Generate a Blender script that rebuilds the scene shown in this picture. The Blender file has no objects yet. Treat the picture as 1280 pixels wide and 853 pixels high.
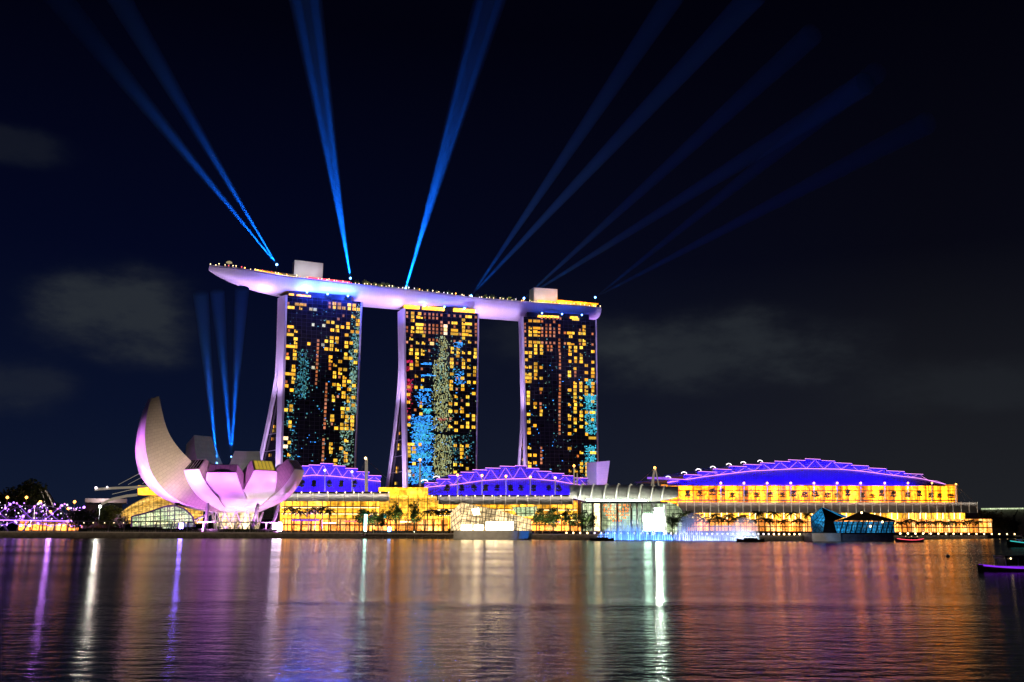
import bpy, bmesh, math, random
import numpy as np
from mathutils import Vector, Matrix
random.seed(7)
SC = bpy.context.scene
COL = SC.collection

# ------------------------------------------------------------------ camera
F_PX, PITCH, ROLL, CAM_H = 1150.0, math.radians(11.67), math.radians(0.35), 4.0
FW = Vector((0, math.cos(PITCH), math.sin(PITCH)))
UP0 = Vector((0, -math.sin(PITCH), math.cos(PITCH)))
RT0 = Vector((1, 0, 0))
RT = RT0*math.cos(ROLL) + UP0*math.sin(ROLL)
UP = -RT0*math.sin(ROLL) + UP0*math.cos(ROLL)
EYE = Vector((0, 0, CAM_H))
cam = bpy.data.cameras.new('camera')
cam.sensor_width = 36; cam.lens = F_PX/1280*36; cam.clip_start = .5; cam.clip_end = 20000
co = bpy.data.objects.new('camera', cam); COL.objects.link(co)
m = Matrix((RT, UP, -FW)).transposed().to_4x4(); m.translation = EYE
co.matrix_world = m
SC.camera = co

def ray(px, py): return FW + RT*((px-640)/F_PX) + UP*((426.5-py)/F_PX)
def at(px, py, Y):
    d = ray(px, py); return EYE + d*(Y/d.y)
def atz(px, py, z):
    d = ray(px, py); return EYE + d*((z-CAM_H)/d.z)

# ------------------------------------------------------------------ render settings
SC.view_settings.view_transform = 'Standard'; SC.view_settings.look = 'None'
SC.view_settings.exposure = 0; SC.view_settings.gamma = 1
SC.render.engine = 'CYCLES'
cy = SC.cycles
cy.use_denoising = True
try: cy.denoiser = 'OPENIMAGEDENOISE'
except Exception: pass
cy.max_bounces = 4; cy.diffuse_bounces = 1; cy.glossy_bounces = 2; cy.transmission_bounces = 3
cy.volume_bounces = 0; cy.transparent_max_bounces = 12
cy.sample_clamp_indirect = 4; cy.caustics_reflective = False; cy.caustics_refractive = False

# ------------------------------------------------------------------ night sky
W = bpy.data.worlds.new('World'); SC.world = W; W.use_nodes = True
nt = W.node_tree; N = nt.nodes; L = nt.links
for n in list(N): N.remove(n)
def nd(tree, t, **kw):
    n = tree.nodes.new(t)
    for k, v in kw.items():
        if k.startswith('i_'): n.inputs[k[2:].replace('_', ' ')].default_value = v
        else: setattr(n, k, v)
    return n
def mth(tree, op, a, b=None, c=None, clamp=False):
    n = tree.nodes.new('ShaderNodeMath'); n.operation = op; n.use_clamp = clamp
    for i, x in enumerate((a, b, c)):
        if x is None: continue
        if isinstance(x, (int, float)): n.inputs[i].default_value = x
        else: tree.links.new(x, n.inputs[i])
    return n.outputs[0]
def mixc(tree, fac, a, b, blend='MIX'):
    n = tree.nodes.new('ShaderNodeMix'); n.data_type = 'RGBA'; n.blend_type = blend
    if isinstance(fac, (int, float)): n.inputs[0].default_value = fac
    else: tree.links.new(fac, n.inputs[0])
    for i, x in ((6, a), (7, b)):
        if isinstance(x, (tuple, list)): n.inputs[i].default_value = (*x[:3], 1)
        else: tree.links.new(x, n.inputs[i])
    return n.outputs[2]
def ramp(tree, fac, stops, interp='LINEAR'):
    n = tree.nodes.new('ShaderNodeValToRGB'); n.color_ramp.interpolation = interp
    e = n.color_ramp.elements
    while len(e) < len(stops): e.new(.5)
    for el, (p, c) in zip(e, stops):
        el.position = p; el.color = (*c, 1) if len(c) == 3 else c
    tree.links.new(fac, n.inputs[0]); return n.outputs[0]

tc = nd(nt, 'ShaderNodeTexCoord')
sep = nd(nt, 'ShaderNodeSeparateXYZ'); L.new(tc.outputs['Generated'], sep.inputs[0])
zc = sep.outputs[2]
right = ramp(nt, zc, [(0, (.014, .0155, .019)), (.12, (.0095, .0105, .0145)), (.28, (.0022, .0024, .0062)), (.5, (.0006, .0006, .0030)), (1, (.0003, .0003, .0016))])
left = ramp(nt, zc, [(0, (.006, .011, .030)), (.12, (.0028, .0056, .022)), (.28, (.0010, .0022, .0135)), (.5, (.0005, .0006, .0040)), (1, (.0003, .0003, .002))])
xf = mth(nt, 'MULTIPLY_ADD', sep.outputs[0], 1.6, .35, clamp=True)
base = mixc(nt, xf, left, right)
nz = nd(nt, 'ShaderNodeTexNoise', i_Scale=9.0, i_Detail=8.0, i_Roughness=.6); 
mp = nd(nt, 'ShaderNodeMapping'); mp.inputs['Scale'].default_value = (1, 1, 2.2)
L.new(tc.outputs['Generated'], mp.inputs[0]); L.new(mp.outputs[0], nz.inputs['Vector'])
nval = nz.outputs['Fac']
clouds = None
for px, py, sx, sy, amp in ((150, 396, 14.5, 25, .72), (905, 440, 8.2, 27, .55), (15, 480, 20, 40, .28), (8, 178, 22, 60, .2), (700, 430, 11, 32, .22), (1185, 482, 11, 40, .2)):
    d = ray(px, py).normalized()
    hx = Vector((d.y, -d.x, 0)).normalized(); vz = hx.cross(d).normalized()
    a = nd(nt, 'ShaderNodeVectorMath', operation='DOT_PRODUCT'); a.inputs[1].default_value = hx; L.new(tc.outputs['Generated'], a.inputs[0])
    b = nd(nt, 'ShaderNodeVectorMath', operation='DOT_PRODUCT'); b.inputs[1].default_value = vz; L.new(tc.outputs['Generated'], b.inputs[0])
    a1 = mth(nt, 'POWER', mth(nt, 'ABSOLUTE', mth(nt, 'MULTIPLY', a.outputs['Value'], sx)), 2.6)
    b0 = mth(nt, 'MULTIPLY', b.outputs['Value'], sy)
    b1 = mth(nt, 'POWER', mth(nt, 'ABSOLUTE', b0), 2.6)
    s = mth(nt, 'ADD', a1, b1)
    s = mth(nt, 'ADD', s, mth(nt, 'MULTIPLY_ADD', nval, -5.0, 2.6))
    g = mth(nt, 'MULTIPLY', mth(nt, 'SMOOTH_MIN', 1.0, mth(nt, 'EXPONENT', mth(nt, 'MULTIPLY', mth(nt, 'POWER', mth(nt, 'MAXIMUM', s, 0.0), 1.6), -1.0)), .3), amp)
    clouds = g if clouds is None else mth(nt, 'ADD', clouds, g)
vor = nd(nt, 'ShaderNodeTexVoronoi', i_Scale=46.0); L.new(tc.outputs['Generated'], vor.inputs['Vector'])
star = mth(nt, 'LESS_THAN', vor.outputs['Distance'], .026)
sgate = nd(nt, 'ShaderNodeSeparateXYZ'); L.new(vor.outputs['Color'], sgate.inputs[0])
star = mth(nt, 'MULTIPLY', star, mth(nt, 'GREATER_THAN', sgate.outputs[0], .955))
c1 = mixc(nt, clouds, base, (.027, .033, .039))
c2 = mixc(nt, star, c1, (.10, .12, .15))
bg = nd(nt, 'ShaderNodeBackground'); L.new(c2, bg.inputs[0]); bg.inputs[1].default_value = 1.0
ow = nd(nt, 'ShaderNodeOutputWorld'); L.new(bg.outputs[0], ow.inputs[0])

# ------------------------------------------------------------------ materials
def principled(name, color=(.5, .5, .5), rough=.5, metal=0, emis=None, es=0, var=0, vscale=1.0, spec=.5, sample=None):
    m = bpy.data.materials.new(name); m.use_nodes = True
    t = m.node_tree; b = t.nodes['Principled BSDF']
    b.inputs['Base Color'].default_value = (*color, 1); b.inputs['Roughness'].default_value = rough
    b.inputs['Metallic'].default_value = metal; b.inputs['Specular IOR Level'].default_value = spec
    if var:
        tcn = nd(t, 'ShaderNodeTexCoord')
        n = nd(t, 'ShaderNodeTexNoise', i_Scale=vscale, i_Detail=5.0); t.links.new(tcn.outputs['Object'], n.inputs['Vector'])
        f = n.outputs['Fac']
        lo = tuple(c*(1-var) for c in color); hi = tuple(min(1, c*(1+var)) for c in color)
        t.links.new(ramp(t, f, [(.3, lo), (.7, hi)]), b.inputs['Base Color'])
    if emis:
        b.inputs['Emission Color'].default_value = (*emis, 1); b.inputs['Emission Strength'].default_value = es
    if sample: m.cycles.emission_sampling = sample
    return m
def tiles(name, c1, c2, mortar, bw, bh, ms=.02, rough=.5, offs=.5):
    m = principled(name, c1, rough); t = m.node_tree
    uv = nd(t, 'ShaderNodeTexCoord'); br = nd(t, 'ShaderNodeTexBrick')
    br.inputs['Color1'].default_value = (*c1, 1); br.inputs['Color2'].default_value = (*c2, 1); br.inputs['Mortar'].default_value = (*mortar, 1)
    br.inputs['Scale'].default_value = 1; br.inputs['Brick Width'].default_value = bw; br.inputs['Row Height'].default_value = bh
    br.inputs['Mortar Size'].default_value = ms; br.offset = offs
    t.links.new(uv.outputs['UV'], br.inputs['Vector']); t.links.new(br.outputs['Color'], t.nodes['Principled BSDF'].inputs['Base Color'])
    return m
def lit_glass(name, cols, es, bw=3., bh=3., ms=.16, dark=.12, offs=0., nscale=.05, sample='AUTO', lamp=0):
    """a glazed front lit from inside: bays and floors of unequal brightness between dark mullions (UV in metres)"""
    m = principled(name, (.03, .03, .03), .25, sample=sample); t = m.node_tree; b = t.nodes['Principled BSDF']
    uv = nd(t, 'ShaderNodeTexCoord'); br = nd(t, 'ShaderNodeTexBrick')
    br.inputs['Color1'].default_value = (.72, .72, .72, 1); br.inputs['Color2'].default_value = (1, 1, 1, 1); br.inputs['Mortar'].default_value = (dark, dark, dark, 1)
    br.inputs['Scale'].default_value = 1; br.inputs['Brick Width'].default_value = bw; br.inputs['Row Height'].default_value = bh
    br.inputs['Mortar Size'].default_value = ms; br.offset = offs; br.offset_frequency = 2; br.inputs['Mortar Smooth'].default_value = .3
    t.links.new(uv.outputs['UV'], br.inputs['Vector'])
    n = nd(t, 'ShaderNodeTexNoise', i_Scale=nscale, i_Detail=4.0, i_Roughness=.65); t.links.new(uv.outputs['UV'], n.inputs['Vector'])
    n2 = nd(t, 'ShaderNodeTexNoise', i_Scale=nscale*9, i_Detail=3.0); t.links.new(uv.outputs['UV'], n2.inputs['Vector'])
    col = ramp(t, n.outputs['Fac'], [(.3, cols[0]), (.5, cols[1]), (.68, cols[2])])
    k = ramp(t, n2.outputs['Fac'], [(.3, (.35, .33, .3)), (.5, (.85, .85, .85)), (.72, (1.5, 1.45, 1.4))])
    c = mixc(t, 1.0, mixc(t, 1.0, col, br.outputs['Color'], 'MULTIPLY'), k, 'MULTIPLY')
    spu = nd(t, 'ShaderNodeSeparateXYZ'); t.links.new(uv.outputs['UV'], spu.inputs[0])
    n3 = nd(t, 'ShaderNodeTexNoise', i_Scale=.075, i_Detail=3.0, i_Roughness=.6); n3.noise_dimensions = '1D'; t.links.new(spu.outputs[0], n3.inputs['W'])
    c = mixc(t, 1.0, c, ramp(t, n3.outputs['Fac'], [(.36, (.32, .30, .28)), (.5, (.8, .8, .8)), (.66, (2.3, 2.25, 2.2))]), 'MULTIPLY')
    if lamp:
        v = nd(t, 'ShaderNodeTexVoronoi', i_Scale=lamp); t.links.new(uv.outputs['UV'], v.inputs['Vector'])
        sp = mth(t, 'LESS_THAN', v.outputs['Distance'], .16)
        c = mixc(t, mth(t, 'MULTIPLY', sp, .8), c, (2.2, 1.7, .9))
    t.links.new(c, b.inputs['Emission Color']); b.inputs['Emission Strength'].default_value = es
    return m
def glow(name, color, es, sample='AUTO', rnd=0, base=.02):
    m = principled(name, (base, base, base), .4, emis=color, es=es, sample=sample)
    if rnd:
        t = m.node_tree; b = t.nodes['Principled BSDF']
        oi = nd(t, 'ShaderNodeObjectInfo')
        geo = nd(t, 'ShaderNodeNewGeometry')
        r = mth(t, 'FRACT', mth(t, 'ADD', oi.outputs['Random'], geo.outputs['Random Per Island']))
        tcn = nd(t, 'ShaderNodeTexCoord'); n = nd(t, 'ShaderNodeTexNoise', i_Scale=1.3, i_Detail=3.0); t.links.new(tcn.outputs['Object'], n.inputs['Vector'])
        f = mth(t, 'MULTIPLY', mth(t, 'MULTIPLY_ADD', r, rnd, 1-rnd*.6), mth(t, 'MULTIPLY_ADD', n.outputs['Fac'], 1.5, .25))
        t.links.new(mth(t, 'MULTIPLY', f, es), b.inputs['Emission Strength'])
        r2 = mth(t, 'FRACT', mth(t, 'MULTIPLY', r, 7.31)); dk = tuple(c*k for c, k in zip(color, (1., .74, .5))); lt = tuple(min(1, c*k) for c, k in zip(color, (1., 1.2, 2.6)))
        t.links.new(mixc(t, r2, dk, lt), b.inputs['Emission Color'])
    return m

M = {}
M['white_paint'] = principled('white_paint', (.74, .73, .74), .45, var=.06, vscale=.15)
M['petal'] = principled('petal_shell', (.76, .74, .75), .38, var=.05, vscale=.2)
M['petal_tile'] = tiles('petal_tile', (.50, .43, .37), (.56, .485, .415), (.36, .31, .27), 2.4, 1.5, .06)
M['petal_grey'] = tiles('petal_grey', (.42, .42, .42), (.48, .48, .48), (.26, .26, .26), 3.5, 2.2, .03)
M['dark_glass'] = tiles('tower_glass', (.010, .011, .016), (.017, .018, .024), (.075, .075, .09), 3.9, 3.1, .09, .16, 0)
M['black_glass'] = principled('black_glass', (.008, .009, .012), .15)
M['hull'] = tiles('hull_panels', (.70, .69, .70), (.74, .73, .74), (.5, .5, .52), 2.6, 1.8, .03, .42)
M['deck'] = principled('deck', (.12, .11, .10), .7, var=.2)
M['concrete'] = principled('concrete', (.26, .25, .24), .8, var=.25, vscale=.3)
M['quay'] = principled('quay_wall', (.16, .145, .13), .85, var=.35, vscale=.5)
M['stone'] = principled('pale_stone', (.36, .34, .32), .7, var=.15, vscale=.4)
M['paving'] = principled('paving', (.16, .15, .14), .75, var=.25, vscale=.2)
M['dark_metal'] = principled('dark_metal', (.05, .05, .055), .4, .6)
M['grey_metal'] = principled('grey_metal', (.33, .32, .32), .4, .4, var=.1)
M['awning'] = principled('awning_metal', (.30, .28, .27), .45, .3, var=.12, vscale=.2)
M['rib'] = principled('glowing_rib', (.62, .60, .57), .5, emis=(1, .85, .6), es=.18)  # faint glow put in for lamplight on ribs and masts
M['roof'] = tiles('metal_roof', (.22, .24, .52), (.28, .30, .62), (.08, .09, .24), 3.0, 1.6, .10)  # grey metal; part of the blue wash light is put into its colour
M['wood'] = principled('timber', (.14, .09, .06), .7, var=.3)
M['bark'] = principled('bark', (.08, .06, .045), .9, var=.3, vscale=3)
M['leaf'] = principled('leaf', (.06, .10, .028), .6, var=.4, vscale=.6)
M['leaf2'] = principled('palm_leaf', (.05, .07, .02), .55, var=.4, vscale=.8)
M['hedge'] = principled('hedge_leaf', (.03, .05, .018), .7, var=.5, vscale=1.5)
M['fern'] = principled('roof_garden_leaf', (.16, .22, .04), .6, var=.4, vscale=.8)
# lit rooms, lamps and glowing panes for city reflections
M['room'] = glow('lit_room', (1.0, .54, .025), 1.4, 'NONE', .95)
M['room_o'] = glow('lit_room_orange', (1.0, .33, .09), .62, 'NONE', .8)
M['room_w'] = glow('lit_room_white', (.85, .95, .75), .8, 'NONE', .8)
M['room_b'] = glow('lit_room_bright', (1.0, .72, .28), 1.7, 'NONE', .5)
M['refl_teal'] = glow('teal_reflection', (.12, .55, .60), .62, 'NONE', .95)  # city reflections in the tower glass, built as glowing specks
M['refl_green'] = glow('green_reflection', (.36, .68, .36), .72, 'NONE', .95)
M['refl_lime'] = glow('lime_reflection', (.60, .66, .20), .9, 'NONE', .95)
M['refl_blue'] = glow('blue_reflection', (.03, .24, 1.0), 2.6, 'NONE', .95)
M['refl_cyan'] = glow('cyan_reflection', (.06, .55, .85), 1.5, 'NONE', .95)
M['refl_red'] = glow('red_reflection', (1.0, .03, .09), .8, 'NONE', .9)
M['gold'] = lit_glass('gold_front', ((1.0, .39, .012), (1.0, .46, .03), (1.0, .54, .07)), 3.0, 3.2, 4.2, .13, .38)
M['gold_dim'] = lit_glass('gold_dim_front', ((.72, .33, .02), (.9, .43, .035), (1.0, .54, .08)), 1.8, 2.6, 3.4, .18, .25)
M['amber'] = lit_glass('amber_front', ((1.0, .23, .004), (1.0, .28, .007), (1.0, .34, .014)), 5.0, 3.6, 2.9, .12, .55)
M['skylight_gold'] = principled('skylight_gold', (.05, .04, .02), .3, emis=(.62, .42, .05), es=.75)
M['shell'] = lit_glass('shell_glazing', ((.70, .36, .05), (.85, .48, .09), (.95, .60, .16)), 1.15, 2.0, 2.0, .22, .35)
M['display'] = lit_glass('display_window', ((1.0, .74, .40), (1.0, .82, .52), (1.0, .9, .7)), 9., 4., 5., .12, .3)
M['pav_glass'] = lit_glass('pavilion_glass', ((.9, .62, .28), (1.0, .74, .38), (1.0, .86, .60)), 1.25, 2.2, 2.6, .22, .2)
M['cream'] = lit_glass('cream_front', ((1.0, .66, .26), (1.0, .80, .42), (1.0, .92, .70)), 2.6, 2.2, 2.6, .16, .22)
M['pearl'] = lit_glass('pearl_front', ((.45, 1.0, .72), (.62, 1.0, .84), (.9, 1.0, .95)), 13.0, 4., 5., .12, .3)
M['mint'] = lit_glass('mint_front', ((.28, .40, .20), (.50, .62, .36), (.75, .85, .60)), 1.05, 2.4, 3., .2, .2)
M['greenhouse'] = lit_glass('greenhouse_front', ((.10, .22, .12), (.38, .46, .24), (.75, .70, .38)), 1.6, 2.2, 3.4, .25, .08, nscale=.12)
M['crystal'] = lit_glass('crystal_front', ((.0, .05, .14), (.01, .18, .42), (.06, .40, .75)), 1.1, 1.6, 1.6, .18, .1, nscale=.14)
M['shop'] = lit_glass('shop_front', ((1.0, .24, .02), (1.0, .33, .05), (1.0, .55, .2)), 3.7, 5.5, 3.8, .5, .06, nscale=.1)
M['pink_led'] = glow('pink_led', (.95, .32, .95), 2.0)
M['white_led'] = glow('white_led', (1.0, .88, .95), 3.0)
M['violet_led'] = glow('violet_led', (.42, .16, 1.0), 5.5)
M['violet_dim'] = glow('violet_tube', (.36, .12, .9), 1.0)
M['warm_bulb'] = glow('warm_bulb', (1.0, .66, .26), 9)
M['warm_bulb_s'] = glow('warm_bulb_small', (1.0, .72, .36), 4, 'NONE')
M['orange_bulb'] = glow('orange_bulb', (1.0, .38, .06), 8)
M['white_bulb'] = glow('white_bulb', (.9, 1.0, .9), 8)
M['blue_bulb'] = glow('blue_bulb', (.12, .35, 1.0), 14)
M['red_strip'] = glow('red_strip', (1.0, .08, .13), 2.2, 'NONE')
M['purple_strip'] = glow('purple_strip', (.28, .03, 1.0), 1.0)
M['violet_flood'] = glow('violet_flood', (.20, .12, 1.0), 80)
M['teal_flood'] = glow('teal_flood', (.45, 1.0, .85), 12)
M['white_flood'] = glow('white_flood', (.86, .70, 1.), 22)
M['teal_strip'] = glow('teal_strip', (.05, .75, .72), .8)
M['lantern'] = glow('lantern', (1.0, .22, .02), 1.9, 'NONE', .6)

# water
def water_mat():
    m = bpy.data.materials.new('bay_water'); m.use_nodes = True; t = m.node_tree; b = t.nodes['Principled BSDF']
    b.inputs['Base Color'].default_value = (.004, .005, .008, 1); b.inputs['IOR'].default_value = 1.33
    b.inputs['Specular IOR Level'].default_value = .9
    tcn = nd(t, 'ShaderNodeTexCoord'); o = tcn.outputs['Object']
    def noise(sc, scale, detail=3., rough=.55):
        mpn = nd(t, 'ShaderNodeMapping'); mpn.inputs['Scale'].default_value = sc; t.links.new(o, mpn.inputs[0])
        n = nd(t, 'ShaderNodeTexNoise', i_Scale=scale, i_Detail=detail, i_Roughness=rough); t.links.new(mpn.outputs[0], n.inputs['Vector']); return n.outputs['Fac']
    rip = noise((.55, 1, 1), 1.6, 4.); big = noise((.3, 1, 1), .45, 3.); slick = noise((.12, 1, 1), .045, 3.)
    sp = nd(t, 'ShaderNodeSeparateXYZ'); t.links.new(o, sp.inputs[0])
    r = ramp(t, slick, [(.35, (.12, .12, .12)), (.55, (.16, .16, .16)), (.7, (.19, .19, .19))])
    gl = nd(t, 'ShaderNodeBsdfGlossy'); gl.inputs['Color'].default_value = (.50, .47, .43, 1)
    t.links.new(r, b.inputs['Roughness']); t.links.new(r, gl.inputs['Roughness'])
    h = mth(t, 'ADD', mth(t, 'MULTIPLY', rip, .040), mth(t, 'MULTIPLY', big, .04))
    # the low swell a passing boat has left across the bay
    wob = mth(t, 'MULTIPLY_ADD', noise((1, 1, 1), .035, 2.), 10., -5.)
    d = mth(t, 'ADD', mth(t, 'SUBTRACT', sp.outputs[1], 54.), wob)
    q = mth(t, 'DIVIDE', d, 3.4)
    sw = mth(t, 'EXPONENT', mth(t, 'MULTIPLY', mth(t, 'MULTIPLY', q, q), -1.))
    h = mth(t, 'ADD', h, mth(t, 'MULTIPLY', mth(t, 'MULTIPLY', sw, ramp(t, noise((.5, 1, 1), .03, 2.), [(.42, (0, 0, 0)), (.6, (1, 1, 1))])), .13))
    bp = nd(t, 'ShaderNodeBump'); bp.inputs['Strength'].default_value = 1.0; bp.inputs['Distance'].default_value = 1.0
    t.links.new(h, bp.inputs['Height']); t.links.new(bp.outputs[0], b.inputs['Normal']); t.links.new(bp.outputs[0], gl.inputs['Normal'])
    mx = nd(t, 'ShaderNodeMixShader'); mx.inputs[0].default_value = .85; t.links.new(b.outputs[0], mx.inputs[1]); t.links.new(gl.outputs[0], mx.inputs[2])
    t.links.new(mx.outputs[0], t.nodes['Material Output'].inputs['Surface'])
    return m
M['water'] = water_mat()
def volume_mat(name, color, density, aniso=0.):
    m = bpy.data.materials.new(name); m.use_nodes = True; t = m.node_tree
    t.nodes.remove(t.nodes['Principled BSDF'])
    v = nd(t, 'ShaderNodeVolumePrincipled'); v.inputs['Color'].default_value = (*color, 1); v.inputs['Density'].default_value = density
    v.inputs['Anisotropy'].default_value = aniso
    t.links.new(v.outputs[0], t.nodes['Material Output'].inputs['Volume'])
    return m
M['beam_air'] = volume_mat('beam_air', (.15, .6, 1.), .006)
M['beam_air_mid'] = volume_mat('beam_air_mid', (.15, .6, 1.), .0095)
M['beam_air_fading'] = volume_mat('beam_air_fading', (.15, .6, 1.), .024)
M['beam_air_thick'] = volume_mat('beam_air_thick', (.15, .6, 1.), .019)
M['beam_air_short'] = volume_mat('beam_air_short', (.15, .6, 1.), .045)
M['mist'] = volume_mat('spray_mist', (.95, .97, 1.), .06)

# ------------------------------------------------------------------ mesh helpers
class MB:
    def __init__(s): s.v = []; s.f = []; s.uv = {}; s.sm = set()
    def add(s, pts): i = len(s.v); s.v += [Vector(p) for p in pts]; return i
    def face(s, idx, uv=None, smooth=False):
        if uv: s.uv[len(s.f)] = uv
        if smooth: s.sm.add(len(s.f))
        s.f.append(tuple(idx))
    def poly(s, pts, uv=None):
        pts = [Vector(p) for p in pts]; i = s.add(pts)
        if uv is None:
            n = (pts[1]-pts[0]).cross(pts[2]-pts[0])
            ux = Vector((pts[1]-pts[0])); ux = ux.normalized() if ux.length else Vector((1, 0, 0))
            uy = n.cross(ux); uy = uy.normalized() if uy.length else Vector((0, 0, 1))
            uv = [((p-pts[0]).dot(ux), (p-pts[0]).dot(uy)) for p in pts]
        s.face(range(i, i+len(pts)), uv)
    def obox(s, c, ux, uy, uz):
        c, ux, uy, uz = map(Vector, (c, ux, uy, uz))
        i = s.add([c+a*ux+b*uy+d*uz for d in (-1, 1) for b in (-1, 1) for a in (-1, 1)])
        du, dv, dw = 2*ux.length, 2*uy.length, 2*uz.length
        for f, (p, q) in (((0, 2, 3, 1), (dv, du)), ((4, 5, 7, 6), (du, dv)), ((0, 1, 5, 4), (du, dw)), ((2, 6, 7, 3), (dw, du)), ((0, 4, 6, 2), (dw, dv)), ((1, 3, 7, 5), (dv, dw))):
            s.face([i+k for k in f], [(0, 0), (p, 0), (p, q), (0, q)])
    def box(s, c, sx, sy, sz): s.obox(c, (sx/2, 0, 0), (0, sy/2, 0), (0, 0, sz/2))
    def bar(s, a, b, w, h=None):
        a, b = Vector(a), Vector(b); d = b-a
        if d.length < 1e-6: return
        z = Vector((0, 0, 1)); sx = d.cross(z)
        if sx.length < 1e-4: sx = Vector((1, 0, 0))
        sx.normalize(); sz = sx.cross(d).normalized()
        s.obox((a+b)/2, d/2, sx*w/2, sz*(h or w)/2)
    def tube(s, pts, r, n=6, smooth=True, cap=True):
        pts = [Vector(p) for p in pts]; rs = r if isinstance(r, (list, tuple)) else [r]*len(pts)
        rows = []; prev = None
        for k, p in enumerate(pts):
            d = (pts[min(k+1, len(pts)-1)] - pts[max(k-1, 0)]).normalized()
            if prev is None:
                x = d.cross(Vector((0, 0, 1)))
                if x.length < .05: x = d.cross(Vector((0, 1, 0)))
            else: x = prev - d*prev.dot(d)
            x.normalize(); prev = x; y = d.cross(x)
            rows.append(s.add([p+(x*math.cos(2*math.pi*j/n)+y*math.sin(2*math.pi*j/n))*rs[k] for j in range(n)]))
        for a, b in zip(rows, rows[1:]):
            for j in range(n): s.face((a+j, a+(j+1) % n, b+(j+1) % n, b+j), None, smooth)
        if cap:
            s.face([rows[0]+j for j in reversed(range(n))]); s.face([rows[-1]+j for j in range(n)])
    def grid(s, rows, smooth=True, uvscale=1.0, closed=False):
        rows = [[Vector(p) for p in r] for r in rows]
        st = [s.add(r) for r in rows]; n = len(rows[0])
        U = [[0] for _ in rows]
        for k, r in enumerate(rows):
            for j in range(1, n): U[k].append(U[k][-1]+(r[j]-r[j-1]).length)
        V = [0]
        for k in range(1, len(rows)): V.append(V[-1]+(rows[k][n//2]-rows[k-1][n//2]).length)
        for k in range(len(rows)-1):
            for j in range(n-1):
                s.face((st[k]+j, st[k]+j+1, st[k+1]+j+1, st[k+1]+j), [(U[k][j], V[k]), (U[k][j+1], V[k]), (U[k+1][j+1], V[k+1]), (U[k+1][j], V[k+1])], smooth)
    def ball(s, c, rx, ry=None, rz=None, nu=10, nv=6):
        c = Vector(c); ry = ry or rx; rz = rz or rx
        rows = []
        top = s.add([c+Vector((0, 0, rz))])
        for k in range(1, nv):
            a = math.pi*k/nv
            rows.append(s.add([c+Vector((rx*math.sin(a)*math.cos(2*math.pi*j/nu), ry*math.sin(a)*math.sin(2*math.pi*j/nu), rz*math.cos(a))) for j in range(nu)]))
        bot = s.add([c-Vector((0, 0, rz))])
        for j in range(nu): s.face((top, rows[0]+j, rows[0]+(j+1) % nu), None, True)
        for a, b in zip(rows, rows[1:]):
            for j in range(nu): s.face((a+j, b+j, b+(j+1) % nu, a+(j+1) % nu), None, True)
        for j in range(nu): s.face((rows[-1]+j, bot, rows[-1]+(j+1) % nu), None, True)
    def lathe(s, c, prof, n=32, a0=0, a1=2*math.pi):
        c = Vector(c)
        s.grid([[c+Vector((r*math.cos(a0+(a1-a0)*j/n), r*math.sin(a0+(a1-a0)*j/n), z)) for j in range(n+1)] for r, z in prof])
    def prism(s, foot, z0, z1):
        b = [Vector((p[0], p[1], z0)) for p in foot]; t = [Vector((p[0], p[1], z1)) for p in foot]
        n = len(foot)
        for j in range(n): s.poly([b[j], b[(j+1) % n], t[(j+1) % n], t[j]])
        s.poly(t); s.poly(b[::-1])
    def build(s, name, mat, parent=None):
        org = Vector((0, 0, 0)); p = parent
        while p is not None: org += p.location; p = p.parent
        me = bpy.data.meshes.new(name); me.from_pydata([v-org for v in s.v], [], s.f)
        uvl = me.uv_layers.new(name='UVMap')
        for k, p in enumerate(me.polygons):
            if k in s.sm: p.use_smooth = True
            u = s.uv.get(k)
            for q, li in enumerate(p.loop_indices):
                if u: uvl.data[li].uv = u[q]
                else: uvl.data[li].uv = (0, 0)
        bm = bmesh.new(); bm.from_mesh(me); bmesh.ops.recalc_face_normals(bm, faces=bm.faces); bm.to_mesh(me); bm.free()
        me.materials.append(M[mat] if isinstance(mat, str) else mat)
        o = bpy.data.objects.new(name, me); COL.objects.link(o)
        if parent is not None: o.parent = parent
        return o
    def at_base(s, name, mat):
        """a one-mesh thing whose origin is at the middle of its base"""
        lo = Vector([min(v[k] for v in s.v) for k in range(3)]); hi = Vector([max(v[k] for v in s.v) for k in range(3)])
        b = Vector(((lo.x+hi.x)/2, (lo.y+hi.y)/2, lo.z)); s.v = [v-b for v in s.v]
        o = s.build(name, mat); o.location = b; return o
def tag(o, label=None, cat=None, group=None, kind=None):
    for k, v in (('label', label), ('category', cat), ('group', group), ('kind', kind)):
        if v: o[k] = v
    return o
def empty(name, loc, label, cat, group=None):
    o = bpy.data.objects.new(name, None); COL.objects.link(o); o.location = loc; o.empty_display_size = 1
    return tag(o, label, cat, group)
def copy_tree(o, loc, label=None, rz=None, sc=None, group=None):
    def rec(src, par):
        c = src.copy(); COL.objects.link(c); c.parent = par
        for ch in src.children: rec(ch, c)
        return c
    c = rec(o, None); c.location = loc
    if rz is not None: c.rotation_euler = (0, 0, rz)
    if sc: c.scale = (sc,)*3 if isinstance(sc, (int, float)) else sc
    if label: c['label'] = label
    if group: c['group'] = group
    return c
def structure(mb, name, mat): return tag(mb.build(name, mat), kind='structure')
def spot(loc, target, power, color, angle, blend=.5, radius=.5):
    l = bpy.data.lights.new('flood_fill_spot', 'SPOT'); l.energy = power; l.color = color
    l.spot_size = math.radians(angle); l.spot_blend = blend; l.shadow_soft_size = radius
    o = bpy.data.objects.new('flood_fill_spot', l); COL.objects.link(o); o.location = loc
    o.rotation_euler = (Vector(target)-Vector(loc)).to_track_quat('-Z', 'Y').to_euler(); return o
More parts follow.
